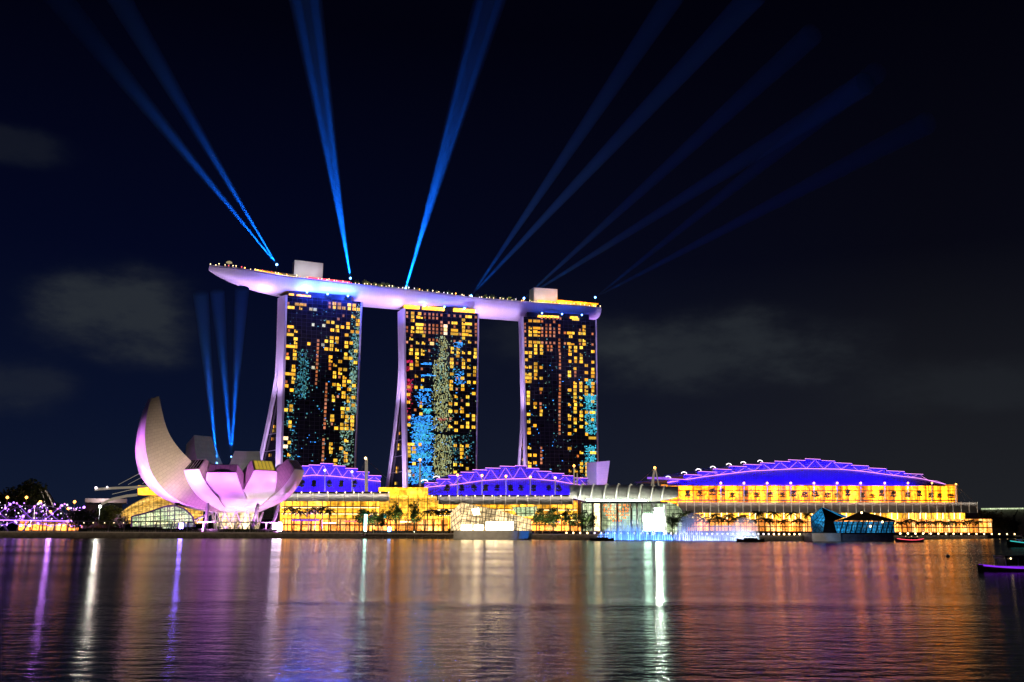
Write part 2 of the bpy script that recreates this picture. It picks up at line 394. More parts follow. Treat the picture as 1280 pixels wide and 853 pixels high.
def point(loc, power, color, radius=.5):
    l = bpy.data.lights.new('lamp_fill_point', 'POINT'); l.energy = power; l.color = color; l.shadow_soft_size = radius
    o = bpy.data.objects.new('lamp_fill_point', l); COL.objects.link(o); o.location = loc; return o
def strip(a, b, target, power, color, width=1.0):  # roof washes, fountain lights and the added unseen strips
    a, b = Vector(a), Vector(b); c = (a+b)/2
    l = bpy.data.lights.new('wash_fill_strip', 'AREA'); l.shape = 'RECTANGLE'; l.size = (b-a).length; l.size_y = width
    l.energy = power; l.color = color
    o = bpy.data.objects.new('wash_fill_strip', l); COL.objects.link(o)
    z = -(Vector(target)-c).normalized(); x = (b-a).normalized(); z = (z - x*z.dot(x)).normalized(); y = z.cross(x)
    mm = Matrix((x, y, z)).transposed().to_4x4(); mm.translation = c; o.matrix_world = mm; return o
class Plane:
    """a vertical plane standing on a plan line; fwd(d) is the parallel plane d metres nearer the bay"""
    def __init__(s, a, b):
        s.a = Vector((a[0], a[1], 0)); s.u = (Vector((b[0], b[1], 0))-s.a).normalized()
        s.n = Vector((s.u.y, -s.u.x, 0)); s.b = Vector((b[0], b[1], 0))
    def fwd(s, d): return Plane(s.a+s.n*d, s.b+s.n*d)
    def on(s, px, py):
        d = ray(px, py); k = (s.a-EYE).dot(s.n)/d.dot(s.n); return EYE+d*k
    def z(s, px, z):
        """the point of the plane at column px (at the height of the horizon) and height z"""
        p = s.on(px, 640); return Vector((p.x, p.y, z))
def plane_px(px0, Y0, px1, Y1):
    a, b = at(px0, 640, Y0), at(px1, 640, Y1); return Plane(a, b)

# ------------------------------------------------------------------ water and land
b = MB(); b.grid([[(x, y, 0) for x in (-3000, 0, 3000)] for y in (-400, 300, 1500, 6000)], False)
structure(b, 'water', 'water')
def G(px, Y, z=2.2):
    p = at(px, 650, Y); return Vector((p.x, p.y, z))
shore = [Vector((-900, 385, 2.2)), G(-60, 392), G(30, 400), G(110, 408), G(220, 425), G(330, 448), G(450, 468), G(560, 486), G(640, 492), G(700, 470), G(745, 452), G(820, 446), G(900, 448), G(980, 460), G(1012, 480), G(1060, 530), G(1120, 575), G(1180, 700), G(1232, 830), G(1300, 980), Vector((1600, 1150, 2.2)), Vector((3000, 1300, 2.2))]
b = MB(); n = len(shore)
far = [Vector((p.x*4.5 if abs(p.x) < 700 else p.x, 5000, 2.2)) for p in shore]
i = b.add(shore); j = b.add(far)
for k in range(n-1): b.face((i+k, i+k+1, j+k+1, j+k))
structure(b, 'ground', 'paving')
b = MB()
for p, q in zip(shore, shore[1:]):
    b.poly([(p.x, p.y, -1), (q.x, q.y, -1), (q.x, q.y, 2.19), (p.x, p.y, 2.19)])
structure(b, 'quay_wall', 'quay')
for p, q in zip(shore[1:-4], shore[2:-3]):    # unseen warm strips added off the quay to brighten its wall
    d = (q-p).normalized(); nn = Vector((d.y, -d.x, 0))*2.2+Vector((0, 0, 1.2))
    strip(p+nn, q+nn, (p+q)/2-Vector((0, 0, 1.2)), (q-p).length*4.5, (1, .74, .5), .3)
b = MB()   # coping kerb along the quay edge
for p, q in zip(shore[:-2], shore[1:-1]):
    d = (q-p).normalized(); off = Vector((-d.y, d.x, 0))*.35
    b.bar(p+off+Vector((0, 0, .22)), q+off+Vector((0, 0, .22)), .7, .42)
structure(b, 'quay_kerb', 'stone')


# ------------------------------------------------------------------ the three hotel towers
# places of the lit rooms, read off zoomed crops (crop origin x, y and scale); every room is then a real 3.6 m window in its facade
def col(x, y0, y1, st, x1=None):
    k = int((y1-y0)/st)+1
    return [((x if x1 is None else x+(x1-x)*j/max(1, k-1)), y0+st*j) for j in range(k)]
def xs(x, *ys): return [(x, y) for y in ys]
Z1, Z2, Z3, Z4, Z5, Z6 = (340, 355, 7.108), (340, 470, 7.108), (490, 370, 7.108), (480, 490, 7.108), (640, 385, 7.108), (640, 490, 6.56)
T1 = dict(
 wide=[(Z1, [(160, 213), (240, 180), (275, 187), (150, 443), (150, 372), (145, 548), (133, 795)])],
 room=[(Z1, [(255, 222), *xs(553, 175, 217), *xs(598, 178, 225), (637, 228), *xs(686, 195, 237), *xs(730, 193, 240), (768, 243), (722, 285), (498, 343), (540, 350), *xs(675, 362, 403), *xs(762, 332, 375, 412), (625, 395), *xs(580, 388, 427), (535, 418), (712, 440), (662, 468), (213, 420), *xs(210, 488, 522, 557), *xs(202, 590, 625, 660), (137, 655), *xs(530, 487, 520, 553), *xs(577, 488, 525, 595), *xs(482, 515, 587), (525, 590), *xs(660, 535, 572), (703, 540), *xs(745, 583, 612), *xs(520, 655, 690), (605, 700), (560, 730), *xs(655, 637, 672), (697, 675), (740, 715), *xs(605, 765, 800), (650, 772), *xs(555, 800, 833), (645, 838), *xs(191, 727, 765, 800, 833), (327, 535)]),
       (Z2, [*xs(185, 20, 52), (130, 82), (175, 122), *xs(170, 262, 298), (117, 293), *xs(160, 403, 438), (153, 582), (150, 688), (555, 15), (645, 25), *xs(550, 85), *xs(593, 85, 122), *xs(640, 55, 90), *xs(684, 60, 128), (727, 98), *xs(635, 157, 193), *xs(545, 187, 222), *xs(678, 195, 232), *xs(722, 205, 268), (673, 297), *xs(627, 293, 330, 365), *xs(535, 357, 393), (665, 367), *xs(712, 370, 405, 440, 473), *xs(663, 403, 440, 472), *xs(620, 433, 468), (570, 465), (660, 575), *xs(523, 600, 637, 672), (612, 643), *xs(655, 675, 710, 748), *xs(563, 740, 772)])],
 orange=[(Z1, [*xs(512, 170, 212), (590, 310), (635, 268), (150, 410), (137, 617), *xs(514, 725, 760), (598, 835), (143, 176), *col(410, 512, 850, 34, 395)]), (Z2, [*col(395, 10, 75, 32, 390), *col(484, 78, 465, 35, 466), *col(458, 562, 775, 34, 450), (127, 42), (597, 18), (585, 190), (532, 428)])],
 white=[(Z1, [(345, 237), (382, 242), (365, 365), (460, 377), (452, 545), (365, 750)])],
 bright=[(Z2, [(107, 537), (102, 645)])],
 dots=[('refl_teal', Z1, (225, 590, 330, 845), 95), ('refl_teal', Z2, (195, 0, 325, 205), 90), ('refl_teal', Z2, (100, 205, 215, 740), 80), ('refl_teal', Z1, (695, 260, 745, 560), 30), ('refl_green', Z1, (742, 180, 800, 430), 70), ('refl_green', Z1, (722, 420, 790, 600), 90), ('refl_green', Z1, (690, 590, 770, 850), 110), ('refl_green', Z2, (690, 0, 755, 330), 130), ('refl_green', Z2, (640, 230, 740, 500), 80), ('refl_green', Z2, (600, 480, 720, 800), 150)])
T2 = dict(
 wide=[(Z3, [*xs(245, 200, 245, 285, 325), *xs(555, 230, 310, 350), *xs(680, 190, 235, 310, 355)]), (Z4, [(130, 475)])],
 room=[(Z3, [*xs(183, 155, 190, 233, 280, 320), (245, 160), *xs(635, 205, 240, 275, 310, 345, 390), (283, 370), (228, 430), (280, 432), (172, 392), (172, 490), (168, 525), *xs(222, 498, 527, 563, 595, 628), *xs(273, 490, 527), *xs(172, 620, 652), (217, 723), (272, 755), (213, 822), (265, 820), (150, 822), *xs(535, 455, 488), *xs(588, 485, 517), (583, 550), (688, 492), *xs(742, 467, 500), (738, 535), *xs(635, 520, 560, 597, 640), (683, 558), (683, 622), *xs(735, 625, 660), *xs(531, 580, 613, 645, 680), *xs(683, 718, 752), *xs(733, 718, 755), (625, 748), (527, 745), *xs(525, 808, 838), *xs(628, 808, 838), (690, 395)]),
       (Z4, [*xs(217, 25, 95, 225, 292), *xs(328, 130, 195), *xs(221, 460, 492, 525, 560), *xs(266, 495, 525, 628), (320, 463), *xs(590, 115, 182, 312), *xs(640, 50, 118, 185, 280, 345), *xs(693, 150, 185, 318), *xs(743, 60, 122, 220, 283, 318), (797, 30), *xs(795, 218, 252, 318), (632, 475), (690, 480), (740, 482), *xs(690, 513, 547, 578), (632, 637), (687, 640), (740, 677), (632, 710)])],
 orange=[(Z3, [*xs(133, 152, 188, 270, 318), *xs(292, 170, 205, 245, 288, 330), *[(x, y) for x in (333, 367, 400) for y in (165, 207, 250, 293, 335, 378, 405)], *xs(440, 185, 225, 262, 303, 345), *xs(505, 185, 225), *xs(555, 190, 270, 388), *xs(607, 190, 350, 390), *xs(680, 270, 395), *xs(745, 205, 245, 285, 325, 365, 405), (175, 360), (172, 435), (265, 663), (578, 583), (578, 745), (575, 815), (130, 420), (330, 475)]), (Z4, [(277, 165), (328, 100), (262, 730), (590, 245), (693, 90), (737, 577)])],
 white=[(Z4, [(215, 720), (215, 755)])],
 bright=[(Z3, [*xs(475, 255, 300, 335), (355, 435)])],
 dots=[('refl_lime', Z3, (420, 360, 500, 853), 190), ('refl_lime', Z3, (370, 560, 430, 853), 90), ('refl_teal', Z3, (370, 420, 620, 853), 110), ('refl_lime', Z4, (440, 0, 590, 350), 260), ('refl_lime', Z4, (440, 380, 600, 770), 330), ('refl_teal', Z4, (560, 380, 800, 640), 90), ('refl_blue', Z3, (262, 600, 350, 612), 26), ('refl_blue', Z3, (250, 700, 368, 714), 34), ('refl_blue', Z3, (245, 825, 355, 845), 30), ('refl_blue', Z3, (570, 410, 625, 460), 30), ('refl_blue', Z3, (560, 640, 640, 790), 40), ('refl_blue', Z4, (300, 0, 415, 130), 60), ('refl_cyan', Z4, (350, 150, 420, 190), 50), ('refl_blue', Z4, (245, 200, 430, 430), 250), ('refl_cyan', Z4, (270, 270, 420, 460), 150), ('refl_blue', Z4, (240, 440, 430, 640), 190), ('refl_cyan', Z4, (245, 540, 415, 590), 70), ('refl_blue', Z4, (215, 650, 430, 820), 210), ('refl_cyan', Z4, (230, 670, 400, 810), 90), ('refl_red', Z3, (118, 570, 185, 595), 22), ('refl_red', Z3, (118, 630, 165, 670), 20), ('refl_red', Z3, (120, 735, 180, 845), 60), ('refl_red', Z4, (200, 0, 240, 250), 26), ('refl_red', Z4, (475, 235, 550, 255), 16)])
T3 = dict(
 wide=[(Z5, [*xs(220, 130, 170, 215, 250, 295), *xs(522, 225, 310), *xs(565, 103)]), (Z6, [(660, 180), (660, 382), (665, 497)])],
 room=[(Z5, [*xs(162, 130, 165, 205, 250, 290, 330, 390, 425, 515), *xs(210, 340, 365, 395), *xs(262, 335, 365, 395), *xs(515, 350, 380, 410), *xs(565, 348, 375, 435, 467), *xs(615, 348, 410, 440, 475), (515, 467), (522, 270), *xs(718, 385, 475, 540, 580, 620, 660, 700, 740, 845), *xs(660, 520, 565, 630, 690, 720, 752), *xs(510, 560, 595), *xs(560, 530, 655, 690, 745, 780, 815), *xs(612, 660, 690, 725, 812), (512, 745), (565, 845), *xs(210, 485, 520, 550, 585, 615), *xs(258, 520, 612, 708), *xs(122, 580, 610, 640), *xs(160, 580, 610, 640), *xs(145, 740, 770, 830), *xs(640, 190, 235, 280, 315), *xs(604, 235, 280), (640, 155), *xs(113, 390, 450, 515)]),
       (Z6, [(133, 15), *xs(133, 75, 107), *xs(190, 105, 138), (240, 165), (238, 200), *xs(137, 195, 252), (188, 283), *xs(140, 310, 342), (143, 457), *xs(145, 518, 577, 605), *xs(188, 520, 577), (472, 117), *xs(518, 30, 60, 90, 148, 178, 235, 263, 322), *xs(568, 62, 120, 178, 207, 235, 292), *xs(472, 203, 235, 292, 350), *xs(612, 12, 180, 267, 352), *xs(660, 12, 92, 237), (472, 467), (570, 497), *xs(570, 585, 613, 643, 700), *xs(615, 585, 610, 645, 675), (477, 640), (525, 640)])],
 orange=[(Z5, [*xs(108, 130, 170, 215, 260, 295, 330), *xs(268, 135, 175, 215, 260, 295), *[(x, y) for x in (305, 340, 375) for y in (140, 180, 220, 260, 300)], *[(x, 100) for x in (265, 300, 335, 368, 400, 430)], *xs(320, 340, 370), *xs(350, 340, 370), *xs(420, 145, 190, 230, 270, 310, 345, 370), *col(426, 410, 850, 35), *xs(470, 230, 310), *xs(715, 238, 318), *xs(604, 190, 315), *xs(562, 565, 600), (255, 740)]), (Z6, [*col(390, 15, 352, 29), *col(240, 467, 615, 30), *xs(235, 107, 135), (133, 45), (540, 525)])],
 white=[], bright=[],
 dots=[('refl_cyan', Z5, (665, 640, 740, 700), 30), ('refl_cyan', Z5, (650, 770, 738, 835), 60), ('refl_cyan', Z6, (600, 20, 690, 260), 150), ('refl_teal', Z6, (600, 20, 690, 330), 40), ('refl_cyan', Z6, (605, 270, 690, 345), 60), ('refl_cyan', Z6, (600, 440, 690, 560), 90), ('refl_cyan', Z6, (600, 560, 690, 790), 130)])

FLOOR = 3.1
def tower(TL, TR, shift, D, zs, skew, data, label, crown):
    a, c = atz(*TL, 184), atz(*TR, 184)
    P = Plane(a, c); Wd = (P.b-P.a).length
    ctr = (P.a+P.b)/2 - P.n*14
    root = empty('hotel_tower', (ctr.x, ctr.y, 2.2), label, 'tower', 'hotel towers under the sky park')
    Z = Vector((0, 0, 1)); z0 = 2.3
    def pt(u, d, z):   # u along the facade, d behind it
        k = (184-z)/184
        return P.a + P.u*(u + shift*k*(1-u/Wd) - skew*d) - P.n*d + Z*z
    zz = [z0+(184-z0)*k/12 for k in range(13)]
    b = MB(); b.grid([[pt(u, 0, z) for u in np.linspace(.9, Wd-.6, 8)] for z in zz], False)
    b.poly([pt(.5, 0, 184), pt(Wd-.5, 0, 184), pt(Wd-.5, 8, 184), pt(.5, 8, 184)])
    b.grid([[pt(u, 8, z) for u in np.linspace(0.5, Wd-.5, 4)] for z in zz], False)
    b.build('glass_facade', 'dark_glass', root)
    for s in (0, 1):    # the white end walls of the front slab
        b = MB(); u0, u1 = (-.8, .85) if s == 0 else (Wd-.55, Wd+.5)
        rows = []
        for z in zz:
            rows.append([pt(u0, -.7, z), pt(u1, -.7, z), pt(u1, 8.2, z), pt(u0, 8.2, z), pt(u0, -.7, z)])
        b.grid(rows, False); b.poly(rows[-1][:4]); b.build('end_wall', 'white_paint', root)
    def off(z):
        return 8.5 + (D*((zs-z)/zs)**1.25 if z < zs else 0)
    b = MB(); T = 4.6
    for s in (0, 1):
        rows = []; u0, u1 = (-.8, .9) if s == 0 else (Wd-.9, Wd+.5)
        for z in zz: rows.append([pt(u0, off(z), z), pt(u1, off(z), z), pt(u1, off(z)+T, z), pt(u0, off(z)+T, z), pt(u0, off(z), z)])
        b2 = MB(); b2.grid(rows, False); b2.poly(rows[-1][:4]); b2.build('leaning_wall', 'white_paint', root)
    b.grid([[pt(u, off(z)+.3, z) for u in (.9, Wd-.9)] for z in zz], False)
    b.grid([[pt(u, off(z)+T-.3, z) for u in (.9, Wd-.9)] for z in zz], False)
    b.poly([pt(.9, off(184)+.3, 184), pt(Wd-.9, off(184)+.3, 184), pt(Wd-.9, off(184)+T-.3, 184), pt(.9, off(184)+T-.3, 184)])
    b.build('rear_slab', 'dark_glass', root)
    b = MB()      # glazing of the wedge between the two slabs
    for k in range(12):
        if zz[k] < zs: b.poly([pt(1.5, 8.2, zz[k]), pt(1.5, off(zz[k])+.2, zz[k]), pt(1.5, off(zz[k+1])+.2, zz[k+1]), pt(1.5, 8.2, zz[k+1])])
    b.build('atrium_glazing', 'black_glass', root)
    for z in np.arange(12, zs*.62, 13):
        b = MB(); b.bar(pt(1.3, 8.2, z), pt(1.3, off(z), z), .3, .4); b.build('atrium_beam', 'grey_metal', root)
    # lit rooms: snapped to the floors and bays of the facade
    used = set(); wins = []
    pn = P.n
    def place(zm, x, y, kind):
        px, py = zm[0]+x/zm[2], zm[1]+y/zm[2]
        p = P.on(px, py); z = p.z; k = (184-z)/184
        q = (p-P.a).dot(P.u); u = (q-shift*k)/(1-shift*k/Wd)
        fl = round((z-3.9)/FLOOR); 
        w, h = dict(wide=(6.0, 2.2), room=(2.75, 2.4), orange=(1.7, 2.0), white=(2.5, 2.3), bright=(3.4, 2.6))[kind]
        u = min(max(u, w/2+1.1), Wd-w/2-.9) 
        key = (fl, round(u/3.3))
        if key in used: return
        used.add(key)
        zc_ = 3.9+fl*FLOOR
        wins.append((w*h, kind, pt(u, -.08, zc_), w, h))
    for kind in ('wide', 'bright', 'room', 'white', 'orange'):
        for zm, pts in data[kind]:
            for x, y in pts: place(zm, x, y, kind)
    wins.sort(key=lambda t: -t[0])
    mt = dict(wide='room', room='room', orange='room_o', white='room_w', bright='room_b')
    rest = {}
    for k, (ar, kind, c_, w, h) in enumerate(wins):
        w *= random.uniform(.8, 1.1)
        if k < 100: b = MB()
        else: b = rest.setdefault(mt[kind], MB())
        rr = random.random()
        if kind in ('room', 'wide') and rr < .55:      # two panes, or a blind half drawn
            g = .16; f = random.choice((.5, .5, .38, .62))
            wl = w*f-g; wr = w*(1-f)-g
            b.obox(c_-P.u*(w/2-wl/2), P.u*wl/2, pn*.06, Z*h/2); hh = h*random.choice((1, 1, .6))
            b.obox(c_+P.u*(w/2-wr/2)-Z*(h-hh)/2, P.u*wr/2, pn*.06, Z*hh/2)
        else: b.obox(c_, P.u*w/2, pn*.06, Z*h/2)
        if k < 100: b.build('lit_window', mt[kind], root)
    for mk, b in rest.items(): tag(b.build('small_lit_window', mk, root), kind='stuff')
    dots = {}  # city reflections on the facade, put in as small glowing panes
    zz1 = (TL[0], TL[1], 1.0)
    for mk, zm, (x0, y0, x1, y1), n_ in data['dots'] + [('refl_teal', zz1, (0, 10, TR[0]-TL[0], 215), 70), ('refl_green', zz1, (20, 30, TR[0]-TL[0], 215), 45), ('refl_blue', zz1, (0, 60, TR[0]-TL[0], 215), 25)]:
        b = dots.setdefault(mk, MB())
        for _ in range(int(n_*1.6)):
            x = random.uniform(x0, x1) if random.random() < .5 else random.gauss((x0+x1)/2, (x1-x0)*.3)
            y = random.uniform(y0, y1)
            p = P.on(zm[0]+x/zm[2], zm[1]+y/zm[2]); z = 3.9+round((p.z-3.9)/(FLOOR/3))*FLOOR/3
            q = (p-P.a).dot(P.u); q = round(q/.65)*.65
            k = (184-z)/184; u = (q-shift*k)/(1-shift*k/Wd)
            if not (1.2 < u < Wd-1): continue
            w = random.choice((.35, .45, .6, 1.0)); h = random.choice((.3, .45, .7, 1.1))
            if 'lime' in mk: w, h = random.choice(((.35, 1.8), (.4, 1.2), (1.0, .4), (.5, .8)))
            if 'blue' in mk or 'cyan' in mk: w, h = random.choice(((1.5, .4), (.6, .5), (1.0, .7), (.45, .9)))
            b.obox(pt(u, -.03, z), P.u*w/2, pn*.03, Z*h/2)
    for mk, b in dots.items(): tag(b.build('reflection_pane', mk, root), kind='stuff')
    # rooms seen in the wedge
    b = MB()
    for z in np.arange(8, zs*.72, FLOOR):
        o_ = off(z)
        if o_-8 < 5: continue
        if random.random() < .55: b.obox(pt(1.3, 8+min(3.2, (o_-8)*.4), z), P.n*1.1, P.u*.05, Z*1.1)
        if random.random() < .18 and o_ > 18: b.obox(pt(1.3, 8+(o_-8)*.65, z), P.n*2.4, P.u*.05, Z*1.1)
    tag(b.build('atrium_lit_window', 'room', root), kind='stuff')
    # roof level under the sky park
    b = MB()
    for (f0, f1, h, back) in crown: b.obox(pt(Wd*(f0+f1)/2, back+2, 184.2+h/2), P.u*Wd*(f1-f0)/2, P.n*2, Z*h/2)
    if crown: b.build('rooftop_lounge', 'gold', root)
    b = MB(); b.obox(pt(Wd/2, 8, 186.6), P.u*(Wd/2-5), P.n*4, Z*2.6); b.build('roof_pier', 'dark_metal', root)
    return root, P, Wd, pt
towers = [
 tower((357.5, 369), (452, 377.5), 5.0, 57, 128, .32, T1, 'dark glass hotel tower nearest the lotus shaped museum, with teal and green reflections in its glass', [(.06, .12, 1.6, 1), (.16, .34, 1.5, 1)]),
 tower((505, 386), (598, 392), 8.5, 55, 135, .22, T2, 'middle hotel tower with blue, lime and red reflections over its glass', [(.02, .22, 3., 1), (.26, .55, 3.2, 1), (.68, .97, 3.4, 1)]),
 tower((653, 396), (745, 400), 5.5, 54, 108, .03, T3, 'hotel tower at the end away from the museum, amber rooms and an edge of cyan reflections', [(.22, .5, 2.2, 2), (.66, .76, 2.4, 2)]),
]
# blue lamps on the tower tops, under the deck
for (root, P, Wd, pt), bp_w, who in zip(towers, (3.0, .3, .12), ('the tower nearest the museum', 'the middle tower', 'the tower away from the museum')):
    for k, f in enumerate((.26, .53, .80)):
        p = pt(Wd*f, -1.5, 187.5)
        lp = empty('blue_floodlight', p - Vector((0, 0, 3.3)), 'small round blue floodlight on the roof edge of ' + who, 'floodlight', 'blue floodlights on the roof edge of ' + who)
        b = MB(); b.ball(p, .75, nu=8, nv=5); b.build('lens', 'blue_bulb', lp)
        b = MB(); b.tube([p-Vector((0, 0, 3.3)), p-Vector((0, 0, .7))], .15, 5); b.build('stem', 'dark_metal', lp)
        point(p+P.n*1.2+Vector((0, 0, .3)), 2.4e4*bp_w, (.03, .08, 1.0), .5)

# ------------------------------------------------------------------ sky park
front = [atz(*p, 198) for p in ((261, 333), (280, 334.5), (300, 337), (326, 341), (352, 346), (400, 351.5), (447, 357), (510, 363), (550, 368.2), (590, 373), (650, 378), (700, 381.5), (735, 384), (752, 386))]
front = [Vector((p.x, p.y, 0)) for p in front]
acc = [0]
for p, q in zip(front, front[1:]): acc.append(acc[-1]+(q-p).length)
TOT = acc[-1]
mean = (front[-1]-front[2]).normalized(); perp = Vector((-mean.y, mean.x, 0))
mid = (front[0]+front[-1])/2
sky = empty('sky_park', (mid.x, mid.y, 187), 'long boat shaped rooftop deck with lilac lit hull across the three towers', 'rooftop deck')
def fpos(s):
    s = max(0, min(TOT, s))
    for k in range(len(acc)-1):
        if s <= acc[k+1]+1e-6:
            t = (s-acc[k])/(acc[k+1]-acc[k]); return front[k].lerp(front[k+1], t)
def deckpt(s, d, z): p = fpos(s) + perp*d; p.z = z; return p
def width(s):
    t = s/TOT
    if t < .3: return 1.5 + 36.5*math.sin(min(1, t/.3)*math.pi/2)**.65
    return 38 - 3*max(0, (t-.9)/.1)
def keel(s):
    t = s/TOT
    return 187.0 + 8.0*max(0, 1-t/.13)**2.2 
prof = [(0, 0), (.02, .30), (.06, .58), (.13, .80), (.23, .93), (.36, 1.0), (.64, 1.0), (.77, .93), (.87, .80), (.94, .58), (.98, .30), (1, 0)]
b = MB(); rows = []
for s in np.linspace(0.2, TOT, 60):
    w = width(s); k = keel(s)
    if s > TOT-6: k = k + 3.*((s-TOT+6)/6)**2
    rows.append([deckpt(s, w*x, 198-(198-k)*y) for x, y in prof])
b.grid(rows); b.poly(rows[-1]); b.poly(rows[0])
b.build('hull', 'hull', sky)
b = MB(); rows = []
for s in np.linspace(0.2, TOT, 50): rows.append([deckpt(s, width(s)*x, 198.05) for x in (0, .5, 1)])
b.grid(rows, False); b.build('deck_floor', 'deck', sky)
b = MB()
for s0, s1 in zip(np.linspace(.5, TOT-.5, 40), np.linspace(.5, TOT-.5, 40)[1:]): b.bar(deckpt(s0, .35, 198.6), deckpt(s1, .35, 198.6), .3, 1.1)
b.build('parapet', 'white_paint', sky)
def spx(px):       # deck chainage of a picture column
    lo, hi = 0, TOT
    def c_(s):
        d = fpos(s)-EYE; d.z = 190; v = Vector((d.x, d.y, 194)); return 640+F_PX*v.dot(RT)/v.dot(FW)
    for _ in range(40):
        m_ = (lo+hi)/2
        if c_(m_) < px: lo = m_
        else: hi = m_
    return lo
def deckbox(px0, px1, d0, d1, z0, z1, name, mat):
    s0, s1 = spx(px0), spx(px1); b = MB()
    f = [deckpt(s0, d0, 0), deckpt(s1, d0, 0), deckpt(s1, d1, 0), deckpt(s0, d1, 0)]
    b.prism(f, z0, z1); return b.build(name, mat, sky)
deckbox(370.5, 407, 14, 24, 198.1, 217, 'lift_housing', 'white_paint')
deckbox(675.5, 705.5, 14, 24, 198.1, 216, 'lift_housing', 'white_paint')
deckbox(319, 352, 4, 12, 198.1, 201.2, 'restaurant', 'gold')
deckbox(352, 382, 3, 9, 198.1, 200.2, 'terrace_bar', 'cream')
deckbox(330, 374, 7, 14, 201.4, 202.6, 'restaurant_roof', 'awning')
deckbox(384, 438, 1.6, 3.6, 199.6, 200.9, 'pool_bar_canopy', 'red_strip')
deckbox(386, 440, 6.5, 12, 198.1, 199.2, 'pool', 'teal_strip' if False else 'deck')
deckbox(676, 748, 4, 12, 198.1, 202.2, 'club_pavilion', 'gold')
deckbox(700, 750, 3, 13, 202.4, 203.3, 'club_roof', 'amber')
deckbox(668, 690, 3, 9, 198.1, 200.2, 'club_terrace', 'cream')
b = MB(); s = spx(287); p = deckpt(s, width(s)*.45, 198)
b.tube([p, p+Vector((0, 0, 6.5))], .25); b.tube([p+Vector((0, 0, 6)), p+Vector((0, 0, 6.8)), p+Vector((0, 0, 7.6))], [2.4, 2.0, .3], 12); b.build('lookout_mast', 'cream', sky)
rl = random.Random(3)
n_l = 0
for px in (378, 398, 683, 700): point(deckpt(spx(px), 4, 209), 2.4e3, (.9, .88, 1.), .5)  # unseen points added to brighten the lift housings
for px in np.arange(264, 752, 5.3):
    pxx = px+rl.uniform(-2, 2); s = spx(pxx); r_ = rl.random()
    if 352 < pxx < 384 and r_ < .3: continue
    mk = 'warm_bulb_s' if r_ < .72 else ('orange_bulb' if r_ < .85 else ('red_strip' if pxx < 450 else 'white_led'))
    b = MB(); p = deckpt(s, .8, 199.6+rl.uniform(-.1, 1.2)); b.ball(p, rl.uniform(.28, .5), nu=6, nv=4); b.tube([Vector((p.x, p.y, 198)), p], .06, 4)
    b.build('deck_lamp', mk, sky); n_l += 1
def leafclump(b, c, rx, ry, rz, n, size, rnd):
    for _ in range(n):
        while True:
            q = Vector((rnd.uniform(-1, 1), rnd.uniform(-1, 1), rnd.uniform(-1, 1)))
            if .25 < q.length < 1: break
        p = Vector(c)+Vector((q.x*rx, q.y*ry, q.z*rz))
        d1 = Vector((rnd.gauss(0, 1), rnd.gauss(0, 1), rnd.gauss(0, 1))).normalized(); d2 = d1.orthogonal().normalized()
        s_ = size*rnd.uniform(.6, 1.3)
        b.poly([p-d1*s_, p+d2*s_*.5, p+d1*s_, p-d2*s_*.5])
# the roof garden: palms and shrubs along the deck
rg = random.Random(11)
for k, px in enumerate([*np.arange(448, 500, 6.5), *np.arange(512, 590, 13), *np.arange(600, 676, 7.5)]):
    s = spx(px+rg.uniform(-2, 2)); p = deckpt(s, rg.uniform(2.5, 9), 198.1); h = rg.uniform(2.8, 5.6)
    t = empty('roof_garden_shrub', p, 'small lamp lit shrub in the garden on the sky park deck', 'shrub', 'shrubs of the roof garden')
    b = MB(); b.tube([p, p+Vector((0, 0, h*.6))], .15, 4); b.build('stem', 'bark', t)
    b = MB(); leafclump(b, p+Vector((0, 0, h*.75)), 2.1, 1.7, h*.42, 56, .6, rg); b.build('foliage', 'fern', t)
for px in (460, 478, 520, 560, 610, 640, 662): 
    p = deckpt(spx(px), 1.6, 199.4); point(p, 700, (1, .75, .2), .3)

# floodlights washing hull, end walls
LILAC = (.60, .30, 1.0)
def fl(px_from, d, z, target, power, angle, colr=LILAC, blend=.7):
    spot(deckpt(spx(px_from), d, z), target, power, colr, angle, blend, 1.5)
HP = .31
for px0, px1, tz in ((349, 285, 192), (349, 315, 190), (449, 470, 190), (506, 482, 190), (597, 618, 190), (655, 632, 190)):
    tgt = deckpt(spx(px1), 12, tz); fl(px0, 4, 168, tgt, 1.6e5*HP, 95)
fl(746, 6, 176, deckpt(spx(752), 8, 192), 4e4*HP, 100)
# long throw floods from the podium roofs, for the front rim of the hull
for px0, px1 in ((300, 300), (390, 392), (480, 470), (560, 552), (630, 632), (705, 712)):
    o = atz(px0, 610, 40); o = Vector(front[0].lerp(front[-1], max(0, min(1, (px0-261)/491)))) - perp*55; o.z = 60
    spot(o, deckpt(spx(px1), 0, 197), 1.3e6*HP, (.78, .55, 1.0), 36, .8, 2.0)
for (root, P, Wd, pt), pw in zip(towers, (1, 1, 1)):
    for z_, off_, pw_ in ((24, 34, 7.5e5), (95, 26, 4.6e5)):
        o = pt(0, 6, z_) - P.u*off_ + P.n*14
        spot(o, pt(0, 12, z_+62), pw_*HP, (.68, .44, 1.0), 100, .8, 1.5)
    point(pt(3.0, 30, 20) , 3.5e4, (.10, .05, 1.0), 1.0)

